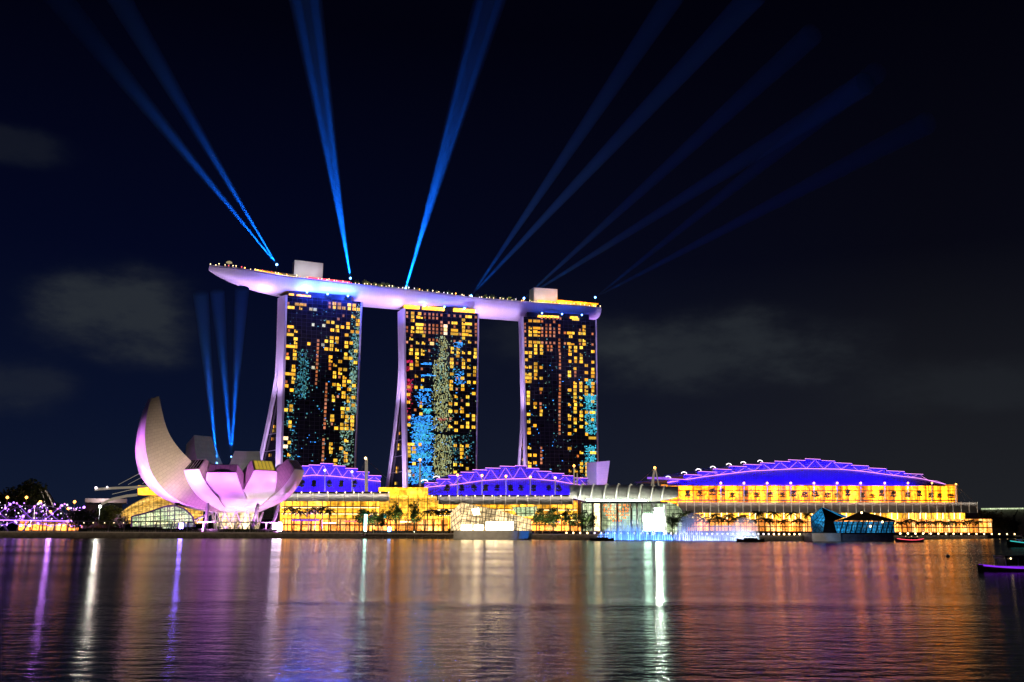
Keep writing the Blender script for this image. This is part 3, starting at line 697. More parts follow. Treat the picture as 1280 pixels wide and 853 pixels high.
# ------------------------------------------------------------------ the lotus shaped museum
CM = Vector((-146, 500, 0)); ZB = 12.5
mus = empty('lotus_museum', (CM.x, CM.y, 2.2), 'white lotus shaped museum with lilac lit petals on slanted columns', 'museum')
def petal(az, outer, inner, wfun, wall='petal_tile', cap='black_glass', cap_in=True, face='petal', inner_mat='petal_grey'):
    a = math.radians(az); e = Vector((math.cos(a), math.sin(a), 0)); tdir = Vector((-e.y, e.x, 0))
    n = len(outer)
    def P_(r, z, w): return CM + e*r + tdir*w + Vector((0, 0, z))
    def smooth(pts, k=24):
        pts = [Vector((*p, 0)) for p in pts]; out = []
        for i in range(k+1):
            x = i/k*(len(pts)-1); j = min(int(x), len(pts)-2); t = x-j
            p0, p1, p2, p3 = pts[max(j-1, 0)], pts[j], pts[j+1], pts[min(j+2, len(pts)-1)]
            q = .5*((2*p1)+(p2-p0)*t+(2*p0-5*p1+4*p2-p3)*t*t+(3*p1-p0-3*p2+p3)*t**3)
            out.append((q.x, q.y))
        return out
    O, I = smooth(outer), smooth(inner); K = len(O)
    ws = [wfun(k/(K-1)) for k in range(K)]
    b = MB(); rows = []
    for (r, z), w in zip(O, ws):
        rows.append([P_(r+(1-x*x)*w*.10, z, w*x) for x in np.linspace(-1, 1, 9)])
    b.grid(rows); b.build('petal_shell', face, mus)
    b = MB()
    for sgn in (-1, 1):
        b.grid([[P_(*o, sgn*w), P_(*[o[q]*.67+i[q]*.33 for q in (0, 1)], sgn*w*.99), P_(*[o[q]*.33+i[q]*.67 for q in (0, 1)], sgn*w*.97), P_(*i, sgn*w*.95)] for o, i, w in zip(O, I, ws)], False)
    b.build('side_wall', wall, mus)
    b = MB(); b.grid([[P_(*i, w*.95*x) for x in (-1, 0, 1)] for i, w in zip(I, ws)]); b.build('inner_face', inner_mat, mus)
    w = ws[-1]; o, i = O[-1], I[-1]
    q4 = [P_(*o, -w), P_(*o, w), P_(*i, w*.95), P_(*i, -w*.95)]
    b = MB(); b.poly(q4)
    rim = b.build('tip_rim', wall, mus)
    if cap:
        c_ = sum(q4, Vector())/4; nn = (q4[1]-q4[0]).cross(q4[3]-q4[0]).normalized()
        if nn.dot(e+Vector((0, 0, 1))) < 0: nn = -nn
        b = MB(); s4 = [c_+(p-c_)*.84+nn*.12 for p in q4]; b.poly(s4)
        for f in (.25, .5, .75):
            pass
        b.build('skylight', cap, rim)
        b = MB()
        for f in (.2, .4, .6, .8): b.bar(s4[0].lerp(s4[1], f)+nn*.1, s4[3].lerp(s4[2], f)+nn*.1, .18)
        b.build('skylight_bar', 'grey_metal', rim)
def std(R, H, amax=74, rise=5.5, inset=4.5, deep=8):
    am = math.radians(amax); outer = []; inner = []
    for k in range(9):
        a = math.radians(13) + (am-math.radians(13))*k/8
        outer.append((R*math.sin(a)/math.sin(am), ZB+(H-ZB)*(1-math.cos(a))/(1-math.cos(am))))
        t = k/8; rr = outer[-1][0]; zz_ = outer[-1][1]
        inner.append((rr-(2+(inset-2)*t)-3*math.sin(t*math.pi), zz_+3+(rise-3)*t+deep*math.sin(t*math.pi)*.55))
    return outer, inner
def wf(hw, base=.30): return lambda t: min(2.2+hw*2.25*t**.8, hw+3.4-3.4*max(0, (t-.45)/.55)**1.2)
# the tall crescent petal
petal(219, [(r*1.07, z) for r, z in ((6, 12.4), (16, 13.2), (27, 15.8), (37.5, 21), (45.8, 30), (49.2, 39.5), (50.2, 49), (49.6, 60), (47.6, 69.2))],
      [(r*1.07, z) for r, z in ((4, 21), (11, 26), (18, 31), (25, 36), (31, 40.7), (36, 46.2), (39.6, 52.6), (42, 61), (43.8, 70.8))],
      lambda t: 3.4+6.2*math.sin(min(1, t*1.5)*math.pi/2) - (7.6*((t-.5)/.5)**1.5 if t > .5 else 0), cap=None)
o_, i_ = std(34, 33.5); petal(241, o_, i_, wf(5.9), cap='black_glass')
o_, i_ = std(32, 32.0, rise=4.2, inset=2.5); petal(270, o_, i_, wf(7.3), cap='petal_tile')
o_, i_ = std(32, 33.5); petal(309, o_, i_, wf(6.1), cap='skylight_gold')
o_, i_ = std(34.5, 35); petal(347, o_, i_, wf(6.0), cap='dark_metal')
o_, i_ = std(45, 51, 78, 5, 7); petal(141, o_, i_, wf(5.8), wall='petal_grey')
o_, i_ = std(30, 43.5, 76, 4, 6); petal(99, o_, i_, wf(7.2), wall='petal_grey')
o_, i_ = std(33, 36, 76, 4, 6); petal(45, o_, i_, wf(7.4))
b = MB(); b.lathe(CM, [(.5, ZB-.4), (7, ZB-.2), (12, ZB+.9), (16, ZB+2.8), (18, ZB+5), (16, ZB+7.5), (.5, ZB+8)], 40); b.build('bowl', 'petal', mus)
b = MB(); b.lathe(CM, [(9.5, 2.3), (9.5, ZB-.3)], 30); b.build('lobby_glass', 'cream', mus)
b = MB()
for k in range(14):
    a0, a1 = 2*math.pi*k/14, 2*math.pi*(k+1)/14
    for u, v in ((a0, a1), (a1, a0)):
        b.tube([CM+Vector((11*math.cos(u), 11*math.sin(u), 2.2)), CM+Vector((13.5*math.cos(v), 13.5*math.sin(v), ZB+.8))], .28, 5)
b.build('lattice', 'white_paint', mus)
for x0, x1, y0 in ((-24, -26, -20), (-9, -8.5, -24), (14, 17, -23), (21, 25, -12), (-30, -32, -4), (6, 6, 22), (-18, -19, 18)):
    b = MB(); b.tube([CM+Vector((x0, y0*.95, 2.2)), CM+Vector((x1, y0, ZB+4.5))], [1.05, .8], 8); b.build('column', 'dark_metal' if y0 > 0 else 'grey_metal', mus)
b = MB(); b.obox(CM+Vector((-30, -14, 8.5)), (3.6, 0, 0), (0, 2, 0), (0, 0, 6.3)); b.build('lift_tower', 'greenhouse', mus)
b = MB(); b.tube([CM+Vector((-29, -16, 2.3)), CM+Vector((-17, -14, 9)), CM+Vector((-10, -10, 12.5))], .7, 6); b.build('stair', 'white_paint', mus)
for az, r, tz, pw, ang in ((219, 78, 26, 5.0e5, 62), (224, 92, 54, 1.9e6, 38), (236, 58, 22, 2.4e5, 62), (270, 58, 20, 2.6e5, 66), (306, 58, 22, 2.4e5, 62), (340, 56, 24, 2.2e5, 66)):
    a = math.radians(az); e = Vector((math.cos(a), math.sin(a), 0))
    spot(CM+e*r+Vector((0, 0, 3.2)), CM+e*26+Vector((0, 0, tz)), pw*.44, (.78, .22, 1.0), ang, .6, .8)
spot(CM+Vector((-4, -70, 4)), CM+Vector((-35, -18, 46)), 1.6e5, (1, .78, .60), 46, .8, .8)
spot(CM+Vector((30, -40, 5)), CM+Vector((-4, 20, 44)), 2.6e4, (1, .88, .8), 50, .8, .8)
spot(CM+Vector((2, -8, 26)), CM+Vector((-14, 26, 46)), 1.5e4, (1, .9, .84), 100, .8, 1.0)  # unseen spot added inside to brighten the rear petals
for dx in (-14, 2, 16): spot(CM+Vector((dx, -15, 2.6)), CM+Vector((dx*.8, -12, 14)), 4.5e3, (1, .72, .35), 110, .8, .6)

# ------------------------------------------------------------------ blue roofed theatre, casino and convention hall
def face_strip(P, px0, px1, y0, y1, nx=2, ny=2):
    """a sheet of the plane between two picture columns; y0/y1 are heights in metres"""
    return [[P.z(px, y0+(y1-y0)*j/(ny-1)) for px in np.linspace(px0, px1, nx)] for j in range(ny)]
def ipl(pts, x):
    xs_, ys_ = zip(*pts); return float(np.interp(x, xs_, ys_))
def stepped_roof(root, P, steps, chord, eave, fwd, back, n_vee, glint=()):
    """terraced roof: every step a slab, a blue fascia under it, pink neon along edges, chord and vees; below the chord the lower roof falls to the eave"""
    Z = Vector((0, 0, 1)); bdir = -P.n
    ledge = []
    for k, (x0, x1, y) in enumerate(steps):
        a, c = P.on(x0, y), P.on(x1, y); zt = (a.z+c.z)/2; a.z = c.z = zt
        b = MB(); b.obox((a+c)/2+bdir*back/2+P.n*1.2-Z*.5, (c-a)/2, bdir*(back/2+1.2), Z*.45); b.build('roof_step', 'roof', root)
        lo = min(P.on(x0, ipl(chord, x0)).z, P.on(x1, ipl(chord, x1)).z)-.6
        b = MB(); b.poly([Vector((a.x, a.y, lo)), Vector((c.x, c.y, lo)), Vector((c.x, c.y, zt-.9)), Vector((a.x, a.y, zt-.9))]); b.build('fascia', 'roof', root)
        e0, e1 = a+P.n*1.35, c+P.n*1.35
        b = MB(); b.tube([e0, e1], .36, 5); b.build('neon_edge', 'pink_led', root)
        if k in glint:  # white glints of the lit arch ends, built as glowing tubes
            b = MB(); b.tube([a+P.n*1.2+Z*.5+P.u*1.5*math.cos(t)*1.6+Z*1.5*math.sin(t) for t in np.linspace(.3, 2.9, 7)], .26, 5); b.build('arch_glint', 'white_led', root)
    cx = np.linspace(chord[0][0], chord[-1][0], 40)
    b = MB(); b.tube([P.fwd(1.3).on(x, ipl(chord, x)) for x in cx], .2, 5); b.build('neon_chord', 'pink_led', root)
    b = MB(); Pf = P.fwd(1.1)
    vx = np.linspace(chord[0][0], chord[-1][0], n_vee*2+1)
    def top(x):
        for x0, x1, y in steps:
            if x0 <= x <= x1: return y
        return ipl(chord, x)-2
    pts = [Pf.on(x, ipl(chord, x) if k % 2 == 0 else top(x)+.6) for k, x in enumerate(vx)]
    for p, q in zip(pts, pts[1:]): b.tube([p, q], .09, 4)
    b.build('truss_web', 'pink_led', root)
    E = P.fwd(fwd); rows = []
    for x in np.linspace(chord[0][0], chord[-1][0], 40):
        p, q = P.fwd(.3).on(x, ipl(chord, x)), E.on(x, ipl(eave, x))
        rows.append([p.lerp(q, t)+Z*(-1.6*math.sin(math.pi*t)) for t in np.linspace(0, 1, 7)])
    b = MB(); b.grid(rows); b.build('lower_roof', 'roof', root)
    return E
BLUE = (.022, .0, 1.0)
def wash(E, x0, x1, yz, tgtP, ty, n, power, up=1.2):
    for k in range(n):
        xa, xb = x0+(x1-x0)*k/n, x0+(x1-x0)*(k+1)/n
        a, c = E.on(xa, yz), E.on(xb, yz); a.z += up; c.z += up; a += E.n*2.5; c += E.n*2.5
        c.z = a.z
        strip(a, c, tgtP.on((xa+xb)/2, ty), power, BLUE, 1.0)
def awning(root, Pb, Pf, x0, x1, yt, yb, ribs, lum=1.0):
    rows = []
    for x in np.linspace(x0, x1, 24):
        p, q = Pb.on(x, yt), Pf.on(x, yb)
        rows.append([p.lerp(q, t)+Vector((0, 0, (p.z-q.z)*.28*math.sin(math.pi*t))) for t in np.linspace(0, 1, 6)])
    b = MB(); b.grid(rows); b.build('awning', 'awning', root)
    nl = max(1, int((x1-x0)/110))
    for k in range(nl):      # unseen warm strips added above the awning to brighten it
        xa, xb = x0+(x1-x0)*k/nl, x0+(x1-x0)*(k+1)/nl
        p, q = Pb.fwd(3).on(xa, yt-1), Pb.fwd(3).on(xb, yt-1); p.z += 3.5; q.z = p.z
        strip(p, q, Pf.on((xa+xb)/2, yb), 4200*lum, (1, .88, .72), .5)
    b = MB()
    for x in np.linspace(x0, x1, ribs):
        p, q = Pb.on(x, yt), Pf.on(x, yb)
        b.tube([p.lerp(q, t)+Vector((0, 0, (p.z-q.z)*.28*math.sin(math.pi*t)+.25)) for t in np.linspace(0, 1, 6)], .22, 4)
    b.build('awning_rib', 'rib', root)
def lampline(root, P, x0, x1, y, n, r=.42, mat='warm_bulb_s', dz=0):
    for x in np.linspace(x0, x1, n):
        p = P.on(x, y); b = MB(); b.ball(p, r, nu=6, nv=4); b.tube([p-Vector((0, 0, 1.2)), p], .08, 4); b.build('eave_lamp', mat, root)
def mast(root, P, px, yt, yb, r=.42, bulb='orange_bulb', cables=()):
    t, q = P.on(px, yt), P.on(px, yb)
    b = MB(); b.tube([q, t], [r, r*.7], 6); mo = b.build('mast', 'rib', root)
    if bulb:
        b = MB(); b.ball(t, .75, nu=8, nv=5); b.build('mast_lamp', bulb, mo)
    if cables:
        b = MB()
        for cx, cyy, dd in cables: b.tube([t-Vector((0, 0, .5)), P.fwd(dd).on(cx, cyy)], .09, 4, cap=False)
        b.build('stay_cable', 'grey_metal', mo)

# theatre (left)
PT = plane_px(350, 600, 490, 628)
r_ = PT.on(420, 655); th = empty('theatre', (r_.x, r_.y, 2.2), 'theatre with short blue stepped roof beside the lotus museum', 'theatre', 'halls with blue stepped roofs')
E1 = stepped_roof(th, PT, [(368, 377, 587), (377, 386, 583.2), (385.5, 400, 582), (400, 416, 580.2), (415.5, 431, 583), (431, 446.5, 586.2), (445, 461, 590.4), (460, 476, 595.2)],
     [(364, 598), (376, 595.8), (391, 594), (417, 595.4), (443, 598.2), (476, 602)], [(364, 614.5), (476, 615)], 12, 26, 7)
wash(E1, 366, 474, 614, PT, 592, 3, 1.2e4)
# casino (middle)
PC = plane_px(528, 632, 745, 680)
r_ = PC.on(635, 655); ca = empty('casino_hall', (r_.x, r_.y, 2.2), 'middle hall with blue stepped roof between the second and third towers', 'hall', 'halls with blue stepped roofs')
E2 = stepped_roof(ca, PC, [(530, 547, 604), (545, 562, 599.5), (560, 577, 595), (575, 592, 591), (590, 608, 588), (606, 625, 585.8), (624, 645, 583.6), (643, 658, 583), (657, 673, 586), (671, 688, 589.8), (686, 704, 592.3), (702, 717, 595.2), (717, 734, 598.2)],
     [(530, 609.5), (568, 606), (602, 601), (633, 599), (662, 598.4), (693, 601), (717, 605), (734, 608)], [(530, 619), (734, 620)], 14, 30, 11, glint=(0, 1))
wash(E2, 536, 730, 618.5, PC, 596, 5, 9.5e3)
# convention hall (right)
PE = plane_px(828, 660, 1200, 790)
r_ = PE.on(1015, 655); ex = empty('convention_hall', (r_.x, r_.y, 2.2), 'wide convention hall with long blue stepped roof above amber terrace', 'hall', 'halls with blue stepped roofs')
E3 = stepped_roof(ex, PE, [(834, 856, 599.6), (854, 876, 594.2), (872, 895, 590.4), (890, 913, 587.2), (910, 932, 583.6), (928, 950, 581.4), (949, 967, 579.4), (967, 986, 577.4), (984, 1005, 575.8), (1005, 1024, 574.4), (1022, 1042, 576.5), (1042, 1063, 579.5), (1063, 1084, 582.6), (1084, 1106, 586), (1107, 1129, 589.5), (1129, 1152, 593)],
     [(834, 603.5), (880, 596), (938, 589), (1000, 585.8), (1050, 586.6), (1080, 589.4), (1110, 593.5), (1152, 598.4), (1182, 605.5)], [(834, 607), (1000, 606.5), (1182, 607.5)], 16, 42, 16, glint=range(0, 7))
wash(E3, 838, 1150, 606.4, PE, 592, 7, 1.7e4)

# glass fronts, awnings and terraces of the mall below the roofs
PMf = plane_px(345, 545, 745, 606)          # upper front (awning back)
PMo = PMf.fwd(9)                            # awning lip
mall = empty('shopping_mall', PMf.z(440, 2.2), 'long glass fronted mall glowing yellow under grey ribbed awnings', 'mall')
def front_sheet(P, x0, x1, yt, yb, name, mat, root, nx=12):
    rows = []
    for t in (0, 1):
        rows.append([P.on(x, (yb if t == 0 else yt)) for x in np.linspace(x0, x1, nx)])
    zb = min(p.z for p in rows[0])
    for p in rows[0]: p.z = max(2.25, zb)
    b = MB(); b.grid(rows, False); return b.build(name, mat, root)
PG = PMf.fwd(3)
front_sheet(PG, 350, 487, 623, 661, 'glass_front', 'gold', mall)
awning(mall, PMf, PMo, 353, 486, 617, 627, 8)
lampline(mall, PMf.fwd(1), 366, 486, 615.6, 12)
front_sheet(PMf.fwd(.5), 353, 486, 614.6, 618, 'gutter', 'dark_metal', mall)
front_sheet(PG, 540, 722, 626, 661, 'glass_front', 'gold', mall)
awning(mall, PMf, PMo, 548, 716, 620.5, 631, 13)
lampline(mall, PMf.fwd(1), 540, 712, 620, 17)
front_sheet(PMf.fwd(.5), 545, 716, 619, 621.6, 'gutter', 'dark_metal', mall)
for x0, x1, ys in ((352, 486, (633.5, 641.5)), (541, 721, (636.5, 643.5))):
    for y in ys:
        b = MB(); b.bar(PG.fwd(.4).on(x0, y), PG.fwd(.4).on(x1, y+.3), .5, .7); b.build('floor_edge', 'bark', mall)
        b = MB(); b.bar(PG.fwd(.5).on(x0, y+1), PG.fwd(.5).on(x1, y+1.3), .3, .35); b.build('ceiling_light', 'warm_bulb_s', mall)
    for x in np.arange(x0+4, x1, 9.5):
        b = MB(); b.bar(PG.fwd(.7).z(x, 2.3), PG.fwd(.7).on(x, 625.5), .5); b.build('front_column', 'grey_metal', mall)
# ground floor shops, with glazed arcade posts
PS = PMf.fwd(13)
front_sheet(PS, 352, 560, 650, 664, 'shop_front', 'shop', mall, 20)
front_sheet(PS, 660, 742, 648, 664, 'shop_front', 'shop', mall, 12)
b = MB(); Q = PMf.fwd(17)
b.grid([[Q.on(x, 649.6) for x in (352, 560)], [PS.on(x, 648.2) for x in (352, 560)]], False); b.build('arcade_roof', 'awning', mall)
b = MB()
for x in np.arange(356, 560, 11): b.bar(Q.z(x, 2.2), Q.on(x, 649.8), .5)
b.build('arcade_post', 'dark_metal', mall)
for x0, x1, y0, y1, mk in ((365, 399, 649.6, 651.4, 'purple_strip'), (430, 452, 651.2, 652.4, 'red_strip'), (455, 459, 640, 652, 'teal_strip'), (478.5, 483, 643, 648, 'teal_strip'), (462, 466, 644, 648, 'purple_strip'), (340, 352, 654, 661, 'white_led'), (500, 520, 652, 653, 'warm_bulb'), (404, 420, 653.4, 654.6, 'warm_bulb'), (685, 700, 652, 653.4, 'purple_strip'), (712, 722, 650, 652, 'warm_bulb')):
    Qs = PMf.fwd(17.5); b = MB(); p, q = Qs.on(x0, (y0+y1)/2), Qs.on(x1, (y0+y1)/2); b.bar(p, q, .4, abs(Qs.on(x0, y0).z-Qs.on(x0, y1).z)); b.build('shop_sign', mk, mall)
# barrel vaulted glass atrium
b = MB(); rows = []
PA = PMf.fwd(16)
for x in np.linspace(474, 546, 13):
    p0, p1 = PA.on(x, 650), PMf.fwd(-6).on(x, 618.5+ (0 if 484 < x < 536 else 1.5))
    rows.append([Vector((p0.x+(p1.x-p0.x)*(1-math.cos(t)), p0.y+(p1.y-p0.y)*(1-math.cos(t)), p0.z+(p1.z-p0.z)*math.sin(t))) for t in np.linspace(0, math.pi/2, 9)])
b.grid(rows); b.build('atrium_vault', 'gold_dim', mall)
for r in rows[::2]:
    b = MB(); b.tube([p+PMf.n*.2+Vector((0, 0, .15)) for p in r], .2, 4); b.build('vault_rib', 'dark_metal', mall)
front_sheet(PMf, 473, 535, 609.5, 622, 'atrium_clerestory', 'gold', mall)
b = MB(); b.grid([[PMf.fwd(d).on(x, 608.2-1.6*math.sin(math.pi*(x-468)/70)) for x in np.linspace(468, 538, 12)] for d in (3, -22)]); b.build('atrium_roof', 'awning', mall)
PMm = PMf.fwd(-2)
mast(mall, PMm, 457, 573, 617, .6, 'warm_bulb', ((446, 612, 0), (440, 616, 4), (478, 592, 0), (488, 602, 0)))
mast(mall, PMm, 459, 574, 617, .5, None)
mast(mall, PMm, 525, 575, 608, .6, 'orange_bulb', ((510, 606, 0), (545, 606, 0)))
for x, y in ((406, 588), (440, 590)): mast(mall, PMf.fwd(-1), x, y, 616, .4, 'white_led', ((x-14, 612, 0), (x+13, 614, 0)))
for x, y in ((572, 594), (602.5, 594.5), (632.5, 595.5), (663, 596.5), (694, 597.5)): mast(mall, PMf.fwd(-1), x, y, 620, .42, 'orange_bulb')
mast(mall, PMf.fwd(2), 717.5, 582.5, 616, .55, 'orange_bulb', ((700, 612, 0), (742, 612, 0))); mast(mall, PMf.fwd(2), 721.5, 592, 616, .5, None)

# convention hall terrace, awning, glass front and its masts
PEt = PE.fwd(4); PEa = PE.fwd(8); PEo = PE.fwd(20)
front_sheet(PEt, 826, 1196, 607.6, 629, 'terrace_front', 'amber', ex, 24)
b = MB(); b.grid([[PEt.on(x, 607.2) for x in (826, 1198)], [PE.fwd(12).on(x, 605.8) for x in (826, 1198)]], False); b.build('terrace_canopy', 'awning', ex)
b = MB(); b.grid([[PE.fwd(5).on(x, 627.4) for x in np.linspace(826, 1196, 6)], [PE.fwd(7.6).on(x, 627.4) for x in np.linspace(826, 1196, 6)]], False); b.build('terrace_floor', 'deck', ex)
awning(ex, PEa, PEo, 848, 1222, 628, 641.5, 38, .5)
for x in np.arange(838, 1196, 9.65):
    b = MB(); b.bar(PEt.fwd(.6).on(x, 627.5), PEt.fwd(.6).on(x, 608), .25); b.build('terrace_column', 'bark', ex)
b = MB(); b.bar(PEt.fwd(.7).on(826, 613.2), PEt.fwd(.7).on(1196, 613.8), .5); b.bar(PEt.fwd(.7).on(826, 613.2), PEt.fwd(.7).on(1196, 613.8), .5); b.build('terrace_beam', 'bark', ex)
b = MB(); b.bar(PE.fwd(7.4).on(826, 625.4), PE.fwd(7.4).on(1196, 625.8), .25, .9); b.build('terrace_parapet', 'wood', ex)
for x in np.arange(852, 1206, 7.1):
    b = MB(); b.bar(PEa.fwd(4.2).on(x, 652), PEa.fwd(4.2).on(x, 640), .5); b.build('front_column', 'warm_bulb_s' if int(x) % 3 else 'stone', ex)  # columns under lamplight, their light built as a glow
front_sheet(PEa.fwd(3), 846, 1206, 630, 652, 'glass_front', 'gold', ex, 24)
front_sheet(PEa.fwd(7), 846, 1240, 649, 664, 'shop_front', 'shop', ex, 24)
b = MB(); b.poly([PEa.on(1206, 634), PEo.on(1206, 648), PEo.on(1206, 664), PEa.on(1206, 664)]); b.build('side_wall', 'concrete', ex)
for x in (901, 930, 959, 988.5, 1017.5, 1046.5, 1076, 1106, 1135, 1165): mast(ex, PE.fwd(14), x, 604, 627, .4, 'orange_bulb')
mast(ex, PE.fwd(14), 1195, 605.5, 629, .7, 'orange_bulb', ((1212, 624, 0), (1222, 632, 0), (1206, 626, 0)))
for x0, x1 in ((818, 813.5), (818, 816.5), (819, 824.5)):
    P_ = PE.fwd(26); b = MB(); b.tube([P_.on(x0, 585), P_.on(x1, 612)], .45, 6); b.build('entrance_mast', 'rib', ex)
b = MB(); b.ball(PE.fwd(26).on(818.4, 585), .9); b.build('mast_lamp', 'orange_bulb', ex)
b = MB(); b.tube([PE.fwd(26).on(818, 586), PE.fwd(26).on(790, 611)], .12, 4); b.tube([PE.fwd(26).on(819, 588), PE.fwd(26).on(836, 606)], .12, 4); b.build('stay_cable', 'grey_metal', ex)
front_sheet(PE.fwd(24), 809, 836, 596.5, 599, 'signal_beam', 'violet_dim', ex)

# ------------------------------------------------------------------ plaza entrance hall with the curved roof
PH = plane_px(715, 520, 855, 548)
eh = empty('entrance_hall', PH.z(785, 2.2), 'bright plaza hall with curved ribbed roof and hanging orange lanterns', 'entrance hall')
ridge = [(712, 614.5), (735, 612.3), (775, 611.3), (800, 612), (830, 614), (848, 617.5)]
lip = [(712, 622), (730, 626.5), (775, 627.8), (815, 628), (835, 625), (848, 621)]
b = MB(); rows = []; PHb = PH.fwd(-24); PHo = PH.fwd(7)
for x in np.linspace(712, 848, 30):
    p, q = PHb.on(x, ipl(ridge, x)), PHo.on(x, ipl(lip, x))
    rows.append([p.lerp(q, t)+Vector((0, 0, 5.2*math.sin(math.pi*t**.9))) for t in np.linspace(0, 1, 10)])
b.grid(rows); b.build('curved_roof', 'awning', eh)
for x in (726, 740, 756, 771, 786, 800, 815, 829):
    b = MB(); p, q = PHb.on(x+5, ipl(ridge, x+5)), PHo.on(x-2, ipl(lip, x-2))
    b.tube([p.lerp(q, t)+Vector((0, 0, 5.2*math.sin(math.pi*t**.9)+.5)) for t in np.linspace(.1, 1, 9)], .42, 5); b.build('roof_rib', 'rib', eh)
b = MB()
for x0, x1 in ((733, 768), (769, 808)): b.bar(PHo.fwd(.8).on(x0, 625.6), PHo.fwd(.8).on(x1, 625.8), .9)
b.build('cove_light', 'pearl', eh)
b = MB(); b.bar(PHo.fwd(.6).on(728, 628.4), PHo.fwd(.6).on(834, 628.6), 1.1); b.build('roof_edge', 'dark_metal', eh)
front_sheet(PH.fwd(-10), 726, 836, 628, 664, 'rear_glazing', 'mint', eh)
front_sheet(PH.fwd(3), 816, 830, 641, 664, 'entrance_screen', 'pearl', eh)
front_sheet(PH.fwd(3.2), 817.5, 828.5, 634.8, 640.6, 'sign_panel', 'pearl', eh)
front_sheet(PH.fwd(2), 803, 815.4, 642, 664, 'glass_wall', 'pearl', eh)
front_sheet(PH.fwd(1), 742, 752, 629, 664, 'glass_wall', 'cream', eh)
for x in (727.5, 741, 751, 771.5, 789, 796.5, 802.5, 816, 830.5):
    b = MB(); b.bar(PH.fwd(4).z(x, 2.2), PH.fwd(4).on(x, 629), .9 if x < 810 else 1.7); b.build('column', 'stone', eh)
b = MB(); c_ = PH.fwd(3).on(843, 650)
rows = []
for t in np.linspace(0, math.pi/2, 10):
    x = 831+27*math.sin(t); y = 627+26*(1-math.cos(t))
    rows.append([PH.fwd(4).on(x, y), PH.fwd(-14).on(x, y)])
b.grid(rows); b.build('quarter_vault', 'mint', eh)
b = MB(); p0 = PH.fwd(4).on(831, 664)
fan = [PH.fwd(3.8).on(831+26.5*math.sin(t), 627.4+26*(1-math.cos(t))) for t in np.linspace(0, math.pi/2, 10)]
b.poly([Vector((fan[0].x, fan[0].y, 2.3))] + fan + [Vector((fan[-1].x, fan[-1].y, 2.3))]); b.build('vault_glass', 'mint', eh)
rh = random.Random(5)
for k, x in enumerate(np.linspace(755, 788, 12)):
    for j in range(6):
        y = 632+j*3.9 + rh.uniform(-.6, .6)
        if y > 632+20*(1-abs(x-771.5)/27)+4 or rh.random() < .12: continue
        b = MB(); p = PH.fwd(-2).on(x+rh.uniform(-.6, .6), y); b.ball(p, .42, .42, .6, 6, 4)
        if j == 0: b.tube([p, p+Vector((0, 0, 2.5))], .05, 4)
        b.build('lantern', 'lantern', eh)
point(PH.fwd(8).on(822, 655), 2.2e4, (.9, 1, .9), 1.0)
for xa, xb in ((716, 760), (760, 804), (804, 846)):      # unseen strips added over the lip to brighten the dark roof
    p, q = PHo.fwd(3).on(xa, 618), PHo.fwd(3).on(xb, 618); q.z = p.z; strip(p, q, PHb.on((xa+xb)/2, 611), 5.5e3, (.92, 1, .80), .8)
for px in np.arange(868, 1200, 36):      # unseen floods added on the promenade to brighten the long awning
    o = PE.fwd(70).z(px, 2.7); spot(o, PE.fwd(14).on(px, 634), 7.5e4, (1, .86, .66), 36, .9, .6)
# the tapering pale shaft beside the third tower
PV = plane_px(740, 690, 765, 700)
b = MB(); f = [PV.on(745.4, 577.5), PV.on(762.5, 576.2), PV.on(757.5, 613), PV.on(745.8, 613)]
bk = [p-PV.n*12 for p in f]
for q in ([0, 1, 2, 3],): b.poly([f[k] for k in q])
for k in range(4): b.poly([f[k], f[(k+1) % 4], bk[(k+1) % 4], bk[k]])
b.poly(bk[::-1])
ground_f = [PV.z(757.5, 2.2), PV.z(745.8, 2.2)]
o = b.at_base('vent_shaft', 'hull'); tag(o, 'pale lilac shaft widening to its top beside the third tower', 'shaft')
b = MB(); p, q = PV.fwd(-1).on(746, 612), PV.fwd(-1).on(757, 612); b.prism([p, q, q-PV.n*10, p-PV.n*10], 2.2, p.z); sb = b.build('shaft_base', 'concrete', None); sb.parent = o; sb.location = -o.location
spot(PV.fwd(30).on(750, 616), PV.on(753, 590), 9e4, (.6, .42, 1), 50, .7, 1)

# ------------------------------------------------------------------ glass pavilion on the water, white lit
def pav_pts(P, pts): return [P.on(*p) for p in pts]
PL = plane_px(560, 452, 670, 452)
pv = empty('crystal_pavilion', PL.z(612, 0), 'faceted glass pavilion glowing white on a stone base in the water', 'pavilion', 'glass pavilions on the water')
b = MB(); f = pav_pts(PL, [(567, 663.5), (655, 663.5)]); D_ = Vector((0, 22, 0))
b.prism([f[0], f[1], f[1]+Vector((4, 8, 0)), f[1]+D_, f[0]+D_], -1, f[0].z); b.build('base', 'stone', pv)
for px in (575, 600, 628): spot(PL.fwd(9).on(px, 666), PL.on(px, 668), 1.6e3, (1, .8, .55), 120, .8, .4)  # unseen spots added over the water to brighten the stone base
b = MB(); A = pav_pts(PL.fwd(-1), [(576, 628), (622, 637.5), (646, 645), (646, 663.4), (576, 663.4)]); b.poly(A); b.build('front_glass', 'pav_glass', pv)
b = MB(); Bq = [A[0], A[0]+Vector((-5.5, 9, -5)), Vector((A[4].x-5.5, A[4].y+7, A[4].z)), A[4]]; b.poly(Bq); b.build('side_glass', 'pav_glass', pv); b = MB()
b.poly([A[2], A[2]+Vector((7, 5, -1.5)), Vector((A[3].x+7.5, A[3].y+5, A[3].z)), A[3]]); b.build('side_glass', 'pav_glass', pv)
b = MB(); b.poly([A[0], A[1], A[1]+Vector((1, 16, -1)), A[0]+Vector((-5.5, 9, -5))]); b.poly([A[1], A[2], A[2]+Vector((7, 5, -1.5)), A[1]+Vector((1, 16, -1))]); b.build('roof_glass', 'gold_dim', pv)
b = MB()
